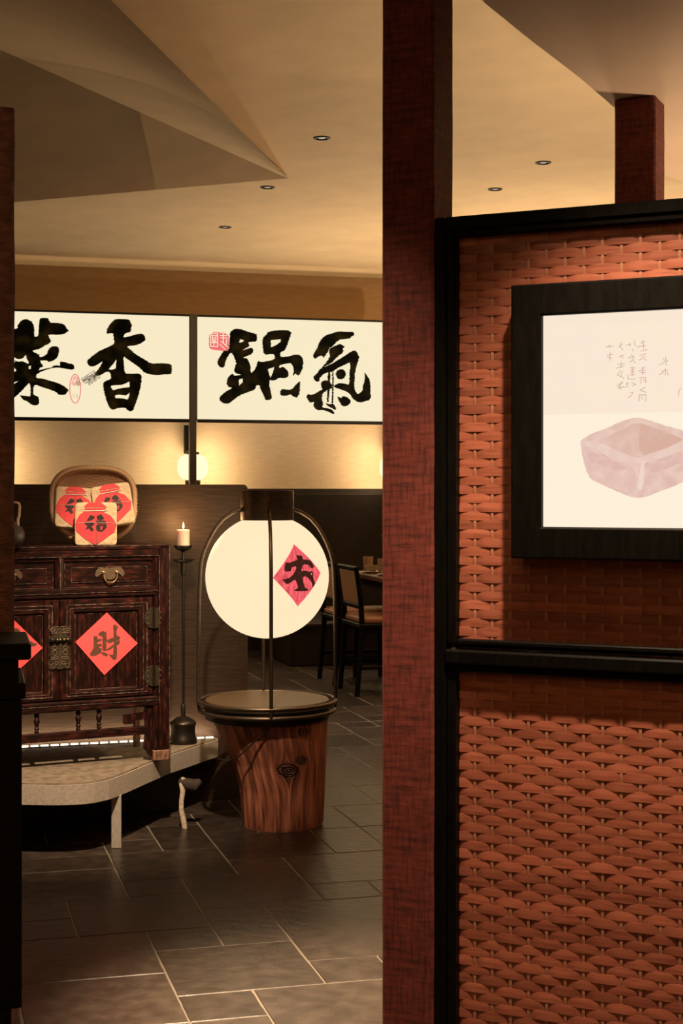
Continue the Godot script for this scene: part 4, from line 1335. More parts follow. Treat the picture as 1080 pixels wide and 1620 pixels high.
func lock_plate(t: Node3D) -> void:
	var n := Node3D.new()
	n.name = "lock_plate"
	t.add_child(n, true)
	var c := Vector3(0.0, 0.0, -0.005)
	for s in [-1, 1]:
		# each leaf: a fan at the top, a column with stepped, pierced edges, a flared skirt below
		var o := PackedVector2Array()
		for q in [Vector2(0.001, 0.528), Vector2(0.020, 0.530), Vector2(0.041, 0.521), Vector2(0.027, 0.501), Vector2(0.040, 0.490), Vector2(0.043, 0.474), Vector2(0.032, 0.464), Vector2(0.036, 0.452), Vector2(0.034, 0.430), Vector2(0.040, 0.424), Vector2(0.034, 0.416), Vector2(0.040, 0.408), Vector2(0.034, 0.398), Vector2(0.038, 0.388), Vector2(0.044, 0.374), Vector2(0.030, 0.370), Vector2(0.014, 0.374), Vector2(0.006, 0.368), Vector2(0.001, 0.372)]:
			o.append(Vector2(q.x * s, q.y))
		var sh := Shape.new()
		sh.prism(o, c.z, c.z + 0.003)
		obj("lock_leaf", sh, M.brass_old, n)
		# chased relief: scrolls, bands and bosses
		var rel := Shape.new()
		for q in [Vector3(0.020, 0.432, 0.009), Vector3(0.020, 0.450, 0.007), Vector3(0.026, 0.384, 0.008), Vector3(0.016, 0.514, 0.006), Vector3(0.029, 0.516, 0.005), Vector3(0.012, 0.394, 0.006)]:
			var ring := []
			for k in 12:
				var a := TAU * k / 12
				ring.append(Vector3(s * q.x + cos(a) * q.z, q.y + sin(a) * q.z, c.z + 0.0034))
			rel.tube(ring, 0.0016, 6, true)
		for y in [0.409, 0.416, 0.464, 0.505]:
			rel.tube([Vector3(s * 0.006, y, c.z + 0.0034), Vector3(s * 0.033, y, c.z + 0.0034)], 0.0018, 6)
		rel.tube([Vector3(s * 0.003, 0.373, c.z + 0.003), Vector3(s * 0.003, 0.526, c.z + 0.003)], 0.0015, 6)
		rel.tube([Vector3(s * 0.004, 0.528, c.z + 0.003), Vector3(s * 0.020, 0.5285, c.z + 0.003), Vector3(s * 0.039, 0.520, c.z + 0.003), Vector3(s * 0.026, 0.502, c.z + 0.003)], 0.0016, 6)
		obj("lock_relief", rel, M.brass_dull, n)
		var hole := Shape.new()
		for q in [Vector2(0.026, 0.440), Vector2(0.012, 0.424), Vector2(0.026, 0.398)]:
			hole.box(Vector3(s * q.x, q.y, c.z + 0.0028), Vector3(0.006, 0.010, 0.001), 0.0002)
		obj("piercing", hole, M.clay, n)
	var bar := Shape.new()
	for x in [-0.030, -0.012, 0.012, 0.030]:
		bar.lathe(Vector3(x, 0.480, c.z + 0.008), [Vector2(0.008, -0.008), Vector2(0.0105, -0.002), Vector2(0.009, 0.006), Vector2(0.004, 0.010), Vector2(0.0, 0.010)], 12, Basis(Vector3.RIGHT, PI / 2))
	bar.tube([Vector3(-0.040, 0.481, c.z + 0.006), Vector3(0.040, 0.481, c.z + 0.006)], 0.007, 10)
	obj("lock_bar", bar, M.iron_dark, n)
	var knob := Shape.new()
	for x in [-0.013, -0.003, 0.013, 0.025]:
		knob.lathe(Vector3(x, 0.482, c.z + 0.015), [Vector2(0.004, 0.0), Vector2(0.0035, 0.003), Vector2(0.0, 0.0045)], 8, Basis(Vector3.RIGHT, PI / 2))
	obj("lock_stud", knob, M.brass, n)


# ---------------------------------------------------------------- lantern on its log
func log_image() -> Image:
	var w := 640
	var h := 384
	var im := Image.create(w, h, false, Image.FORMAT_RGB8)
	var f := noise(1.0, 5, 101)
	var g := noise(1.0, 3, 102)
	var e := noise(1.0, 4, 103)
	var stops := [lin(0.028, 0.010, 0.007), lin(0.17, 0.056, 0.033), lin(0.44, 0.155, 0.090), lin(0.66, 0.30, 0.18)]
	for y in h:
		for x in w:
			var a := TAU * x / w
			var v := float(y) / h
			# grain flows round the knots
			var px := float(x) / w
			var bend := 0.0
			var dark := 0.0
			for k in [[0.535, 0.42, 0.040], [0.585, 0.34, 0.024], [0.60, 0.07, 0.022], [0.93, 0.6, 0.025], [0.2, 0.35, 0.03]]:
				var dx: float = px - k[0]
				var dy: float = (v - k[1]) * 0.55
				var r2: float = dx * dx + dy * dy
				bend += signf(dx) * 0.6 * k[2] * exp(-r2 / (k[2] * k[2] * 3.0))
				var r := sqrt(r2)
				if r < k[2] * 1.25:
					dark = maxf(dark, (0.55 + 0.45 * sin(r / k[2] * 17.0 + f.get_noise_2d(x * 0.05, y * 0.05) * 4.0)) * smoothstep(k[2] * 1.25, k[2] * 0.7, r))
			var aa := a - bend * TAU
			var n1 := f.get_noise_3d(cos(aa) * 9.0, sin(aa) * 9.0, v * 0.9) * 0.5 + 0.5
			var n2 := g.get_noise_3d(cos(aa) * 26.0, sin(aa) * 26.0, v * 1.2) * 0.5 + 0.5
			var n3 := e.get_noise_3d(cos(aa) * 4.5 + 40.0, sin(aa) * 4.5, v * 1.5) * 0.5 + 0.5
			var t := clampf(0.50 * n1 + 0.42 * n2 + 1.0 * n3 - 0.44 - dark * 0.6, 0.0, 0.999) * 3.0
			var i := int(t)
			im.set_pixel(x, y, stops[i].lerp(stops[mini(i + 1, 3)], t - i))
	return im


func build_lantern() -> void:
	# the log, wider at the top and flaring to the left
	var base := Vector3(-0.277, 0, -5.92)
	var t := thing("log_stump", "peeled brown tree trunk section with a knot, standing under the round lantern", "log", base)
	var f := noise(1.0, 3, 110)
	var left := [[0.0, -0.386], [0.06, -0.391], [0.15, -0.399], [0.25, -0.428], [0.33, -0.468], [0.415, -0.503]]
	var right := [[0.0, -0.078], [0.015, -0.071], [0.15, -0.064], [0.30, -0.058], [0.415, -0.052]]
	var look := func(list: Array, y: float) -> float:
		for i in list.size() - 1:
			if y <= list[i + 1][0]:
				return lerpf(list[i][1], list[i + 1][1], (y - list[i][0]) / (list[i + 1][0] - list[i][0]))
		return list[-1][1]
	var s := Shape.new()
	s.grid(96, 40, func(u: float, v: float) -> Vector3:
		var y := v * 0.415
		var xl: float = look.call(left, y)
		var xr: float = look.call(right, y)
		var r := (xr - xl) / 2
		var cx := (xr + xl) / 2 - base.x
		var a := TAU * u
		var rr := r * (1.0 + 0.016 * f.get_noise_3d(cos(a) * 4.0, sin(a) * 4.0, y * 4.0) + 0.007 * f.get_noise_3d(cos(a) * 16.0, sin(a) * 16.0, y * 3.0))
		# the knot stands out a little on the front
		var da := wrapf(a - 0.25, -PI, PI)
		var knot := exp(-(da * da / 0.02 + pow((y - 0.245) / 0.035, 2.0)))
		rr += 0.008 * knot - 0.005 * exp(-(pow(da - 0.05, 2.0) / 0.004 + pow((y - 0.24) / 0.015, 2.0)))
		return Vector3(cx + sin(a) * rr, y, cos(a) * rr))
	var lm := StandardMaterial3D.new()
	lm.albedo_texture = ImageTexture.create_from_image(log_image())
	lm.uv1_scale = Vector3(1, -1, 1)
	lm.uv1_offset = Vector3(0.5, 1, 0)
	lm.roughness = 0.5
	lm.heightmap_enabled = true
	lm.heightmap_texture = lm.albedo_texture
	lm.heightmap_scale = 0.9
	obj("trunk", s, lm, t)
	s = Shape.new()
	s.lathe(Vector3.ZERO, [Vector2(0.215, 0.405), Vector2(0.0, 0.41)], 40)
	obj("cut_end", s, M.tray_wood, t)

	var c := Vector3(-0.2897, 0, -5.91)
	var l := thing("lantern", "large round glowing paper lantern in a dark metal cage on the log", "lantern", c, 0.0)
	# tray: collar, plate and two hoops
	s = Shape.new()
	s.lathe(Vector3.ZERO, [Vector2(0.0, 0.4155), Vector2(0.236, 0.4155), Vector2(0.243, 0.420), Vector2(0.243, 0.468), Vector2(0.238, 0.473), Vector2(0.0, 0.473)], 64)
	obj("collar_tray", s, M.iron, l)
	s = Shape.new()
	s.lathe(Vector3.ZERO, [Vector2(0.0, 0.4735), Vector2(0.238, 0.4735), Vector2(0.2415, 0.477), Vector2(0.2415, 0.488), Vector2(0.2385, 0.491), Vector2(0.0, 0.491)], 64)
	obj("wooden_plate", s, M.tray_wood, l)
	for h in [[0.268, 0.484], [0.262, 0.449]]:
		s = Shape.new()
		s.tube(circle(h[0], h[1], 72), 0.0078, 10, true)
		obj("hoop", s, M.bronze, l)
	# four bent rods, from the lower hoop up to the cap
	var path := [Vector2(0.262, 0.447), Vector2(0.2665, 0.47), Vector2(0.268, 0.50), Vector2(0.267, 0.62), Vector2(0.266, 0.75), Vector2(0.2645, 0.88), Vector2(0.261, 0.96), Vector2(0.2595, 0.993), Vector2(0.2555, 1.03), Vector2(0.247, 1.062), Vector2(0.234, 1.095), Vector2(0.217, 1.130), Vector2(0.198, 1.161), Vector2(0.170, 1.193), Vector2(0.139, 1.214), Vector2(0.12, 1.223), Vector2(0.098, 1.229)]
	for k in 4:
		var a := deg_to_rad(6.0 + 90.0 * k)
		var pts := []
		for q in path:
			pts.append(Vector3(sin(a) * q.x, q.y, cos(a) * q.x))
		s = Shape.new()
		s.tube(pts, 0.0075, 10)
		obj("cage_rod", s, M.bronze, l)
	s = Shape.new()
	s.lathe(Vector3.ZERO, [Vector2(0.1035, 1.187), Vector2(0.1045, 1.188), Vector2(0.1045, 1.301), Vector2(0.1025, 1.3025), Vector2(0.100, 1.3015), Vector2(0.100, 1.285), Vector2(0.0, 1.283)], 56)
	obj("cap", s, M.bronze, l)
	s = Shape.new()
	var prof := []
	for k in 33:
		var ph := -PI / 2 + (PI - 0.30) * k / 32
		prof.append(Vector2(0.2405 * cos(ph), 0.967 + 0.2405 * sin(ph)))
	prof[0].x = 0.0
	s.lathe(Vector3.ZERO, prof, 72)
	obj("globe_shade", s, glow(lin(1.0, 0.81, 0.515), 1.0), l)
	omni("lantern_light", c + Vector3(0, 1.11, 0), LANTERN_E, 0.06, lin(1.0, 0.70, 0.38))
	# flex hanging down over the log
	s = Shape.new()
	s.tube([Vector3(0.02, 0.418, 0.232), Vector3(0.004, 0.40, 0.229), Vector3(-0.03, 0.365, 0.225), Vector3(-0.065, 0.33, 0.205), Vector3(-0.10, 0.295, 0.172), Vector3(-0.14, 0.27, 0.13), Vector3(-0.20, 0.262, 0.02), Vector3(-0.22, 0.24, -0.08)], 0.003, 6)
	obj("power_cord", s, M.clay, l)
	# the red paper lies round the globe
	var p := thing("red_paper", "small mottled red paper diamond with a brush character, pasted on the round lantern", "paper charm", c + Vector3(0, 0.967, 0), 0.0)
	var im := red_paper(512, Color8(247, 92, 100), 0.30, 21)
	for q in ink["farm"]:
		fill_shape(im, q, 0.512, 0.512, Color8(58, 30, 22), Color8(72, 38, 28), 0.0, noise(0.03, 2, 4), null)
	for q in ink["farm_gap"]:
		fill_shape(im, q, 0.512, 0.512, Color8(240, 110, 120), Color8(240, 110, 120))
	var ct := Vector2(32.7, 33.2)
	var cr := Vector2(60.6, 5.0)
	var cb := Vector2(34.5, -25.2)
	var cl := Vector2(7.8, 2.1)
	var on_globe := func(q: Vector2, r: float) -> Vector3:
		var lo := deg_to_rad(q.x)
		var la := deg_to_rad(q.y)
		return Vector3(sin(lo) * cos(la), sin(la), cos(lo) * cos(la)) * r
	s = Shape.new()
	var mid := (ct + cr + cb + cl) / 4
	var n := 14
	var P := func(u: float, v: float) -> Array:
		# u runs from the left corner to the top, v from the left corner to the bottom
		var q := cl * (1 - u) * (1 - v) + ct * u * (1 - v) + cr * u * v + cb * (1 - u) * v
		var corner_uv := Vector2(0, 0.5) * (1 - u) * (1 - v) + Vector2(0.5, 0) * u * (1 - v) + Vector2(1, 0.5) * u * v + Vector2(0.5, 1) * (1 - u) * v
		return [q, corner_uv]
	for i in n:
		for j in n:
			var k := [P.call(float(i) / n, float(j) / n), P.call(float(i + 1) / n, float(j) / n), P.call(float(i + 1) / n, float(j + 1) / n), P.call(float(i) / n, float(j + 1) / n)]
			for side in [0.2412, 0.2408]:
				var w := []
				var m := []
				for e in k:
					w.append(on_globe.call(e[0], side))
					m.append(on_globe.call(e[0], 1.0) * (1.0 if side > 0.241 else -1.0))
				s.tri(w[0], w[1], w[2], m[0], m[1], m[2], k[0][1], k[1][1], k[2][1])
				s.tri(w[0], w[2], w[3], m[0], m[2], m[3], k[0][1], k[2][1], k[3][1])
	obj("paper", s, print_of(im, PAPER_GLOW, 0.7), p).set_meta("label", "red paper lit through from behind")


const LANTERN_E := 0.27
const PAPER_GLOW := 1.0


# ---------------------------------------------------------------- candle
func build_candle() -> void:
	var c := Vector3(-0.648, 0, -6.203)
	var t := thing("candlestick", "tall thin black iron candlestick with a bell foot, between cabinet and lantern", "candlestick", c)
	var s := Shape.new()
	s.lathe(Vector3.ZERO, [Vector2(0.0, 0.2685), Vector2(0.052, 0.2685), Vector2(0.0575, 0.274), Vector2(0.0575, 0.286), Vector2(0.052, 0.297), Vector2(0.049, 0.318), Vector2(0.0495, 0.338), Vector2(0.054, 0.3485), Vector2(0.053, 0.354), Vector2(0.042, 0.364), Vector2(0.026, 0.374), Vector2(0.011, 0.379), Vector2(0.0, 0.38)], 40)
	obj("bell_foot", s, M.iron, t)
	s = Shape.new()
	s.lathe(Vector3.ZERO, [Vector2(0.0098, 0.376), Vector2(0.0098, 0.424), Vector2(0.0085, 0.4265), Vector2(0.0046, 0.427), Vector2(0.0046, 0.953), Vector2(0.009, 0.956), Vector2(0.0098, 0.96), Vector2(0.0098, 1.008)], 20)
	obj("stem", s, M.iron, t)
	s = Shape.new()
	s.lathe(Vector3.ZERO, [Vector2(0.0, 1.004), Vector2(0.012, 1.005), Vector2(0.034, 1.011), Vector2(0.045, 1.0185), Vector2(0.046, 1.0215), Vector2(0.043, 1.021), Vector2(0.030, 1.015), Vector2(0.0, 1.013)], 36)
	obj("drip_dish", s, M.iron, t)
	s = Shape.new()
	s.lathe(Vector3.ZERO, [Vector2(0.007, 1.01), Vector2(0.0065, 1.05), Vector2(0.012, 1.056), Vector2(0.026, 1.060), Vector2(0.036, 1.070), Vector2(0.038, 1.078), Vector2(0.036, 1.078), Vector2(0.031, 1.072), Vector2(0.0, 1.070)], 36)
	obj("candle_cup", s, M.iron, t)
	var k := thing("candle", "short thick lit cream candle on the iron candlestick", "candle", c)
	s = Shape.new()
	s.lathe(Vector3.ZERO, [Vector2(0.0, 1.0715), Vector2(0.026, 1.0715), Vector2(0.0262, 1.080), Vector2(0.0257, 1.139), Vector2(0.0245, 1.1415), Vector2(0.022, 1.140), Vector2(0.012, 1.1355), Vector2(0.0, 1.134)], 36)
	obj("wax", s, M.wax, k)
	s = Shape.new()
	s.tube([Vector3(0, 1.134, 0), Vector3(0.0008, 1.146, 0), Vector3(0.002, 1.152, 0)], 0.0013, 6)
	obj("wick", s, M.clay, k)
	s = Shape.new()
	s.lathe(Vector3(0.001, 0, 0), [Vector2(0.0, 1.146), Vector2(0.0030, 1.149), Vector2(0.0042, 1.155), Vector2(0.0036, 1.161), Vector2(0.0020, 1.168), Vector2(0.0, 1.175)], 14)
	obj("flame", s, glow(lin(1.0, 0.72, 0.34), 5.0), k)
	omni("candle_light", c + Vector3(0.001, 1.158, 0), 0.09, 0.012, lin(1.0, 0.56, 0.22))


# ---------------------------------------------------------------- on the cabinet
func build_cabinet_things() -> void:
	var top := 1.094
	# basket tray stood on its edge, leaning back
	var bc := at(148, 799, 5.90)
	var lean := Basis(Vector3.UP, deg_to_rad(12.0)) * Basis(Vector3.RIGHT, deg_to_rad(-11.0))
	var t := thing("basket_tray", "shallow rounded rattan basket stood on edge on the cabinet, holding two paper parcels", "basket", Vector3(bc.x, top, bc.z), 0.0)
	var hw := 0.168
	var hh := 0.142
	var cy := 0.158
	var sup := func(a: float, k: float, z: float) -> Vector3:
		var ca := cos(a)
		var sa := sin(a)
		var e := 0.72
		var x := signf(ca) * pow(absf(ca), e) * hw * k
		var y := signf(sa) * pow(absf(sa), e) * hh * k * (1.0 if sa > 0 else 1.0)
		# a little narrower towards the foot
		x *= 1.0 - 0.10 * (0.5 - 0.5 * sa)
		return Vector3(0, cy, 0) + lean * Vector3(x, y, z)
	var rim := []
	for k in 72:
		rim.append(sup.call(TAU * k / 72, 1.0, 0.0))
	var s := Shape.new()
	s.tube(rim, 0.0112, 10, true, 0.8)
	obj("rim", s, M.rattan, t)
	# fine binding wound round the rim
	s = Shape.new()
	for k in 150:
		var a := TAU * k / 150
		var p: Vector3 = sup.call(a, 1.0, 0.0)
		var q: Vector3 = sup.call(a + 0.01, 1.0, 0.0)
		var tan := (q - p).normalized()
		var out := (p - (Vector3(0, cy, 0))).normalized()
		var b := tan.cross(out).normalized()
		out = b.cross(tan)
		var ring := []
		for m in 8:
			var w := TAU * m / 8
			ring.append(p + out * cos(w) * 0.0119 + b * sin(w) * 0.0102 + tan * 0.0012 * sin(w))
		s.tube(ring, 0.0011, 5, true)
	obj("rim_binding", s, M.rattan, t)
	# coiled bowl, rings of twisted rattan
	s = Shape.new()
	s.grid(180, 144, func(u: float, v: float) -> Vector3:
		var k := 1.0 - v * 0.995
		var depth := -0.050 * pow(sin(PI / 2 * minf(v * 1.9, 1.0)), 0.8)
		var bump := 0.0026 * absf(sin(v * PI * 24.0)) * (0.55 + 0.45 * sin(u * TAU * 30.0 + floor(v * 24.0) * PI))
		return sup.call(u * TAU, k, depth + bump), lean.z)
	var bm := grained(ramp_tex(0.06, 3, 55, [[0.0, lin(0.20, 0.095, 0.045)], [1.0, lin(0.48, 0.26, 0.135)]]), M.rattan.heightmap_texture, Vector3(12, 12, 12), 0.65, 0.05)
	obj("coiled_bowl", s, bm, t)
	# parcels
	parcel("small square paper parcel with a red label and string, standing in front of the basket", Vector3(at(152, 800, 5.74).x, top + 0.0005, -5.735), Vector3(0.157, 0.163, 0.055), Vector3(0, 10, 0), 0.0)
	parcel("tilted paper parcel with a folded red label, on the left inside the basket", Vector3(at(117, 800, 5.84).x, top + 0.062, -5.828), Vector3(0.150, 0.158, 0.05), Vector3(-10, 20, -4), 0.0)
	parcel("tilted paper parcel with a red label, on the right inside the basket", Vector3(at(183, 800, 5.83).x, top + 0.072, -5.838), Vector3(0.150, 0.160, 0.05), Vector3(-8, 4, 9), 0.0)
	# pot at the left end, mostly behind the timber
	var tp := at(8, 777, 5.55)
	var pot := thing("clay_pot", "dark clay pot with a pale loop handle at the left end of the cabinet", "pot", Vector3(tp.x, top, tp.z), 12.0)
	s = Shape.new()
	s.lathe(Vector3.ZERO, [Vector2(0.0, 0.001), Vector2(0.045, 0.001), Vector2(0.062, 0.012), Vector2(0.072, 0.035), Vector2(0.071, 0.055), Vector2(0.060, 0.075), Vector2(0.042, 0.084), Vector2(0.042, 0.088), Vector2(0.0, 0.088)], 36)
	obj("body", s, M.clay, pot)
	s = Shape.new()
	s.lathe(Vector3.ZERO, [Vector2(0.044, 0.088), Vector2(0.040, 0.095), Vector2(0.018, 0.101), Vector2(0.008, 0.102), Vector2(0.009, 0.110), Vector2(0.0, 0.114)], 28)
	obj("lid", s, M.clay, pot)
	s = Shape.new()
	s.tube([Vector3(-0.060, 0.035, 0.0), Vector3(-0.076, 0.05, 0), Vector3(-0.086, 0.078, 0), Vector3(-0.094, 0.094, 0)], [0.012, 0.010, 0.008, 0.007], 10)
	obj("spout", s, M.clay, pot)
	s = Shape.new()
	s.tube([Vector3(-0.052, 0.07, 0), Vector3(-0.055, 0.115, 0), Vector3(-0.053, 0.155, 0), Vector3(-0.044, 0.164, 0), Vector3(0.040, 0.164, 0), Vector3(0.049, 0.160, 0), Vector3(0.052, 0.150, 0), Vector3(0.050, 0.115, 0), Vector3(0.046, 0.104, 0), Vector3(0.046, 0.072, 0)], 0.0055, 8)
	obj("loop_handle", s, M.cane, pot)


func parcel(label: String, where: Vector3, size: Vector3, turn: Vector3, _unused: float) -> void:
	var t := thing("paper_parcel", label, "parcel", where, 0.0, "paper parcels with red labels")
	t.rotation_degrees = turn
	var h := size / 2
	# wrapped packet: a rounded cushion with soft creases
	var f := noise(14.0, 3, 200 + used["paper_parcel"])
	var s := Shape.new()
	var skin := func(u: float, v: float) -> Vector3:
		var a := TAU * u
		var b := PI * (v - 0.5)
		var e1 := 0.16
		var cb := signf(cos(b)) * pow(absf(cos(b)), e1)
		var p := Vector3(signf(cos(a)) * pow(absf(cos(a)), e1) * cb * h.x, signf(sin(b)) * pow(absf(sin(b)), e1) * h.y, signf(sin(a)) * pow(absf(sin(a)), e1) * cb * h.z)
		p += p.normalized() * 0.0015 * f.get_noise_3dv(p)
		return p + Vector3(0, h.y, 0)
	s.grid(64, 48, skin, Vector3.ZERO, -1.0)
	obj("wrapping", s, M.kraft, t)
	# red label, printed
	var im := red_paper(384, Color8(212, 52, 60), 0.06, 31)
	for q in ink["luck"]:
		thicken(im, q, 0.384, 4.5, Color8(26, 9, 9))
		fill_shape(im, q, 0.384, 0.384, Color8(26, 9, 9), Color8(30, 12, 10), 1.0, null, noise(0.15, 2, 5))
	for q in ink["luck_gap"]:
		fill_shape(im, q, 0.384, 0.384, Color8(212, 52, 60), Color8(212, 52, 60))
	var m := print_of(im, 0.0, 0.65)
	for q in ink["luck_red"]:
		var o := PackedVector2Array()
		for i in range(0, q.size(), 2):
			o.append(Vector2((q[i] / 1000.0 - 0.5) * size.x, (1.0 - q[i + 1] / 1000.0) * size.y))
		var sh := Shape.new()
		sh.prism(o, h.z - 0.001, h.z + 0.0022, Basis(), Vector3.ZERO, Vector2(-h.x, 0), Vector2(size.x, size.y))
		obj("red_label", sh, m, t)
	# string tied crosswise
	var g := 0.0032
	var ring1 := [Vector3(0.002, 0, h.z + g), Vector3(0.0, h.y, h.z + g + 0.0006), Vector3(-0.002, size.y, h.z), Vector3(0, size.y + 0.001, 0), Vector3(0, size.y, -h.z), Vector3(0, h.y, -h.z - g), Vector3(0, 0.0, -h.z)]
	s = Shape.new()
	s.tube(ring1, 0.0011, 6)
	obj("string", s, M.string_dark, t)
	s = Shape.new()
	var ring2 := []
	for k in 33:
		var x := lerpf(-h.x - 0.001, h.x + 0.001, k / 32.0)
		ring2.append(Vector3(x, h.y * (1.02 + 0.06 * (1.0 - pow(x / h.x, 2.0))), (h.z + g) if absf(x) < h.x * 0.93 else h.z * 0.8))
	s.tube(ring2, 0.0011, 6)
	obj("string", s, M.string, t)
	s = Shape.new()
	s.tube([Vector3(-h.x * 0.55, size.y * 0.80, h.z + g), Vector3(0, size.y * 0.805, h.z + g + 0.001), Vector3(h.x * 0.55, size.y * 0.82, h.z + g)], 0.0014, 6)
	obj("string", s, M.white_ceramic, t)


# ---------------------------------------------------------------- dining corner far right
func build_dining() -> void:
	var t := thing("dining_table", "dark reddish dining table laid with bowls, right of the lantern", "table", room(3.24, 0, 9.72), ROOM_TURN)
	boxed("tabletop", Vector3(0, 0.724, 0), Vector3(0.86, 0.032, 1.12), M.table_wood, t, 0.005)
	for x in [-0.37, 0.37]:
		for z in [-0.5, 0.5]:
			boxed("leg", Vector3(x, 0.354, z), Vector3(0.05, 0.708, 0.05), M.chair_wood, t, 0.004)
	boxed("apron", Vector3(0, 0.675, 0), Vector3(0.74, 0.06, 1.0), M.chair_wood, t, 0.003)
	# chairs on the table's left side, facing it
	chair("near dark chair with a tan back panel, drawn up to the dining table", room(2.83, 0, 9.43))
	chair("farther dark chair with a tan back panel, partly behind the lantern cage", room(2.83, 0, 9.98))
	# tableware
	var y := 0.7405
	var sets := [[2.905, 9.95, "white saucer under the stacked bowl near the table's left edge", "pale bowl on the saucer nearest the table's left edge", "tan cup standing behind the bowl on the dining table"], [2.905, 9.60, "white saucer half hidden by the timber post on the dining table", "pale bowl half hidden by the timber post on the dining table", "tan cup half hidden by the timber post on the dining table"]]
	for e in sets:
		var p := thing("saucer", e[2], "saucer", room(e[0], y, e[1]), 0.0, "saucers on the dining table")
		var s := Shape.new()
		s.lathe(Vector3.ZERO, [Vector2(0.0, 0.0), Vector2(0.035, 0.0), Vector2(0.05, 0.006), Vector2(0.073, 0.011), Vector2(0.072, 0.013), Vector2(0.04, 0.0075), Vector2(0.0, 0.006)], 32)
		obj("dish", s, M.white_ceramic, p)
		p = thing("bowl", e[3], "bowl", room(e[0], y + 0.0065, e[1]), 0.0, "bowls on the dining table")
		s = Shape.new()
		s.lathe(Vector3.ZERO, [Vector2(0.0, 0.0), Vector2(0.022, 0.0), Vector2(0.024, 0.006), Vector2(0.042, 0.022), Vector2(0.053, 0.046), Vector2(0.051, 0.046), Vector2(0.039, 0.024), Vector2(0.018, 0.010), Vector2(0.0, 0.009)], 32)
		obj("bowl_wall", s, M.ceramic, p)
		p = thing("cup", e[4], "cup", room(e[0] + 0.015, y, e[1] + 0.16), 0.0, "cups on the dining table")
		s = Shape.new()
		s.lathe(Vector3.ZERO, [Vector2(0.0, 0.0), Vector2(0.028, 0.0), Vector2(0.031, 0.004), Vector2(0.034, 0.07), Vector2(0.035, 0.105), Vector2(0.033, 0.105), Vector2(0.031, 0.07), Vector2(0.027, 0.01), Vector2(0.0, 0.008)], 28)
		obj("cup_wall", s, M.cane, p)
	# low bench along the back
	var b := thing("wall_bench", "low dark bench with a pale end board along the back wall", "bench", room(3.9, 0, 11.5), ROOM_TURN)
	boxed("seat", Vector3(0, 0.30, 0), Vector3(2.68, 0.03, 1.16), M.dark_panel, b, 0.004)
	boxed("front_board", Vector3(0, 0.145, 0.55), Vector3(2.64, 0.28, 0.03), M.dark_panel, b, 0.003)
	boxed("end_board", Vector3(-1.325, 0.145, 0.0), Vector3(0.03, 0.28, 1.14), M.partition, b, 0.003)
	boxed("backrest", Vector3(0, 0.80, -0.54), Vector3(2.66, 0.95, 0.06), M.dark_panel, b, 0.004)


func chair(label: String, where: Vector3) -> void:
	# local x points to the table; the back is at -0.21
	var t := thing("dining_chair", label, "chair", where, ROOM_TURN, "dining chairs by the lantern")
	var k: Material = M.chair_wood
	var w := 0.205
	for z in [-w, w]:
		var s := Shape.new()
		s.tube([Vector3(-0.24, 0.0, z), Vector3(-0.205, 0.42, z), Vector3(-0.215, 0.62, z), Vector3(-0.245, 0.815, z)], [0.017, 0.019, 0.018, 0.015], 8)
		obj("back_post", s, k, t)
		s = Shape.new()
		s.tube([Vector3(0.20, 0.0, z), Vector3(0.19, 0.45, z)], [0.015, 0.019], 8)
		obj("front_leg", s, k, t)
		boxed("side_rail", Vector3(0, 0.425, z), Vector3(0.40, 0.05, 0.022), k, t, 0.003)
		boxed("stretcher", Vector3(-0.01, 0.18, z), Vector3(0.40, 0.025, 0.018), k, t, 0.003)
	boxed("seat_frame", Vector3(-0.005, 0.445, 0), Vector3(0.44, 0.03, 2 * w + 0.04), k, t, 0.006)
	boxed("seat_pad", Vector3(0.0, 0.477, 0), Vector3(0.42, 0.045, 2 * w), M.leather, t, 0.014)
	var bb := Basis(Vector3(0, 0, 1), deg_to_rad(8.0))
	boxed("top_rail", Vector3(-0.243, 0.808, 0), Vector3(0.028, 0.03, 2 * w + 0.03), k, t, 0.006, bb)
	boxed("lower_rail", Vector3(-0.213, 0.567, 0), Vector3(0.024, 0.03, 2 * w), k, t, 0.004, bb)
	boxed("back_panel", Vector3(-0.229, 0.688, 0), Vector3(0.018, 0.215, 2 * w - 0.045), M.leather_light, t, 0.005, bb)


# ---------------------------------------------------------------- recessed ceiling lights
func downlight(label: String, where: Vector3, energy: float, group := "recessed ceiling lights") -> void:
	var t := thing("downlight", label, "ceiling light", where, 0.0, group)
	var s := Shape.new()
	s.lathe(Vector3.ZERO, [Vector2(0.030, -0.003), Vector2(0.031, -0.006), Vector2(0.042, -0.005), Vector2(0.044, -0.0015), Vector2(0.044, 0.0005)], 32)
	obj("trim_ring", s, M.clay, t)
	s = Shape.new()
	s.lathe(Vector3.ZERO, [Vector2(0.0, -0.0012), Vector2(0.030, -0.0012), Vector2(0.030, -0.0045), Vector2(0.031, -0.0045)], 32)
	obj("baffle", s, M.black_glow_off, t)
	s = Shape.new()
	s.lathe(Vector3(0, 0, 0), [Vector2(0.0, -0.002), Vector2(0.017, -0.002), Vector2(0.018, -0.0013)], 24)
	obj("lamp_lens", s, glow(lin(1.0, 0.85, 0.62), 0.55), t)
	if energy > 0.0:
		spot("downlight_beam", where + Vector3(0, -0.02, 0), where + Vector3(0.0, -2.0, 0.0), 24.0, energy, 0.9, 0.025)


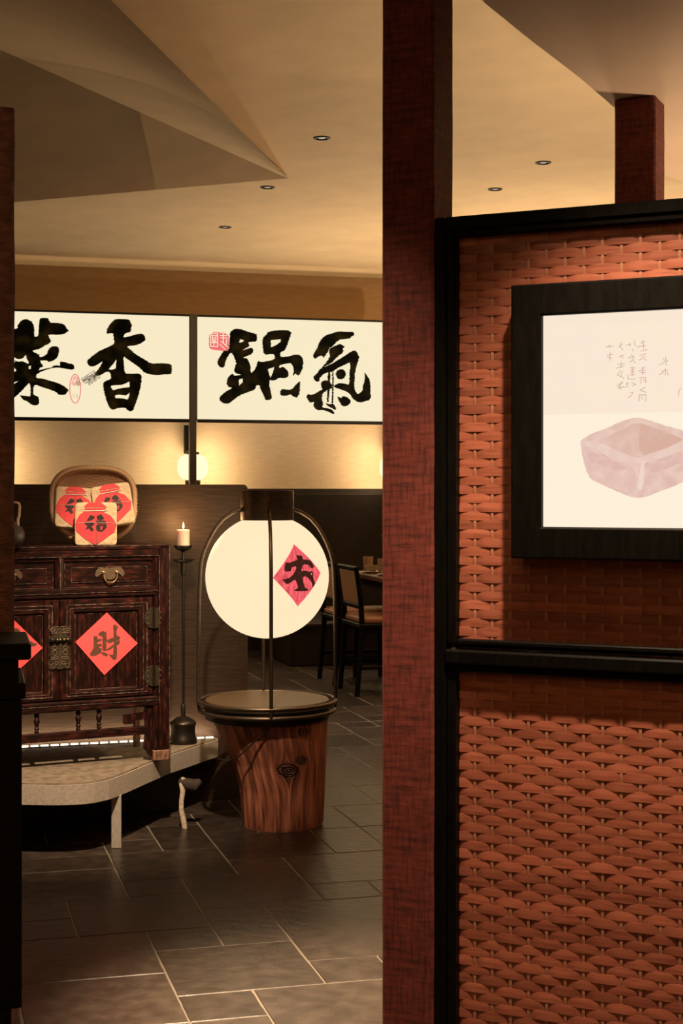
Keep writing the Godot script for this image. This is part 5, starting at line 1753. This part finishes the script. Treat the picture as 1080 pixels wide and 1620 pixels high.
func build_ceiling_lights() -> void:
	downlight("recessed ceiling light nearest the folded panel's upper right, biggest left of the post", at(509, 218, 7.718), 4.0)
	downlight("recessed ceiling light just below the folded panel's tip", at(423, 296, 8.970), 4.0)
	downlight("recessed ceiling light farthest back, nearest the far wall", at(356, 359, 10.322), 4.0)
	downlight("recessed ceiling light right of the post, nearer the dropped panel", at(859, 257, 8.297), 4.0)
	downlight("recessed ceiling light right of the post, lower and nearer the post", at(783, 299, 9.026), 4.0)
	downlight("recessed light in the dropped panel over the woven screen, above the frame", Vector3(0.43, 2.49, -2.62), 0.0, "")
	# unseen lamps with upturned metal bowls, added to brighten ceiling, posts and screen
	for q in [["knee-high black lamp added unseen behind the woven screen near the dropped panel", Vector3(1.45, 0, -6.7), UP_E * 0.55, 76.0], ["knee-high black lamp added unseen far behind the woven screen by the back wall", Vector3(1.9, 0, -9.8), UP_E * 1.1, 78.0], ["knee-high black lamp added unseen behind the red-brown timber post, between dining table and bench", Vector3(0.46, 0, -10.98), UP_E * 0.9, 80.0], ["knee-high black lamp added unseen right of the frame, under the dropped ceiling panel", Vector3(2.3, 0, -4.9), UP_E * 1.15, 62.0], ["knee-high black lamp added unseen behind the viewer, to the left", Vector3(-1.3, 0, 0.9), UP_E * 2.0, 60.0]]:
		var t := thing("added_uplighter", q[0], "added floor lamp", q[1], 0.0)
		var s := Shape.new()
		s.lathe(Vector3.ZERO, [Vector2(0.0, 0.0), Vector2(0.15, 0.0), Vector2(0.15, 0.015), Vector2(0.02, 0.03), Vector2(0.014, 0.05), Vector2(0.014, 0.86), Vector2(0.0, 0.86)], 28)
		obj("stand", s, M.iron_dark, t)
		s = Shape.new()
		s.lathe(Vector3.ZERO, [Vector2(0.012, 0.84), Vector2(0.09, 0.87), Vector2(0.16, 0.94), Vector2(0.175, 0.98), Vector2(0.170, 0.98), Vector2(0.15, 0.95), Vector2(0.0, 0.90)], 36)
		obj("bowl", s, M.iron_dark, t)
		s = Shape.new()
		s.lathe(Vector3.ZERO, [Vector2(0.155, 0.960), Vector2(0.0, 0.962)], 36)
		obj("lamp_diffuser", s, glow(lin(1.0, 0.84, 0.55), 1.0), t)
		spot("added_uplighter_beam", q[1] + Vector3(0, 1.0, 0), q[1] + Vector3(0, 3.0, 0), q[3], q[2], 0.6, 0.12)



const UP_E := 4.5
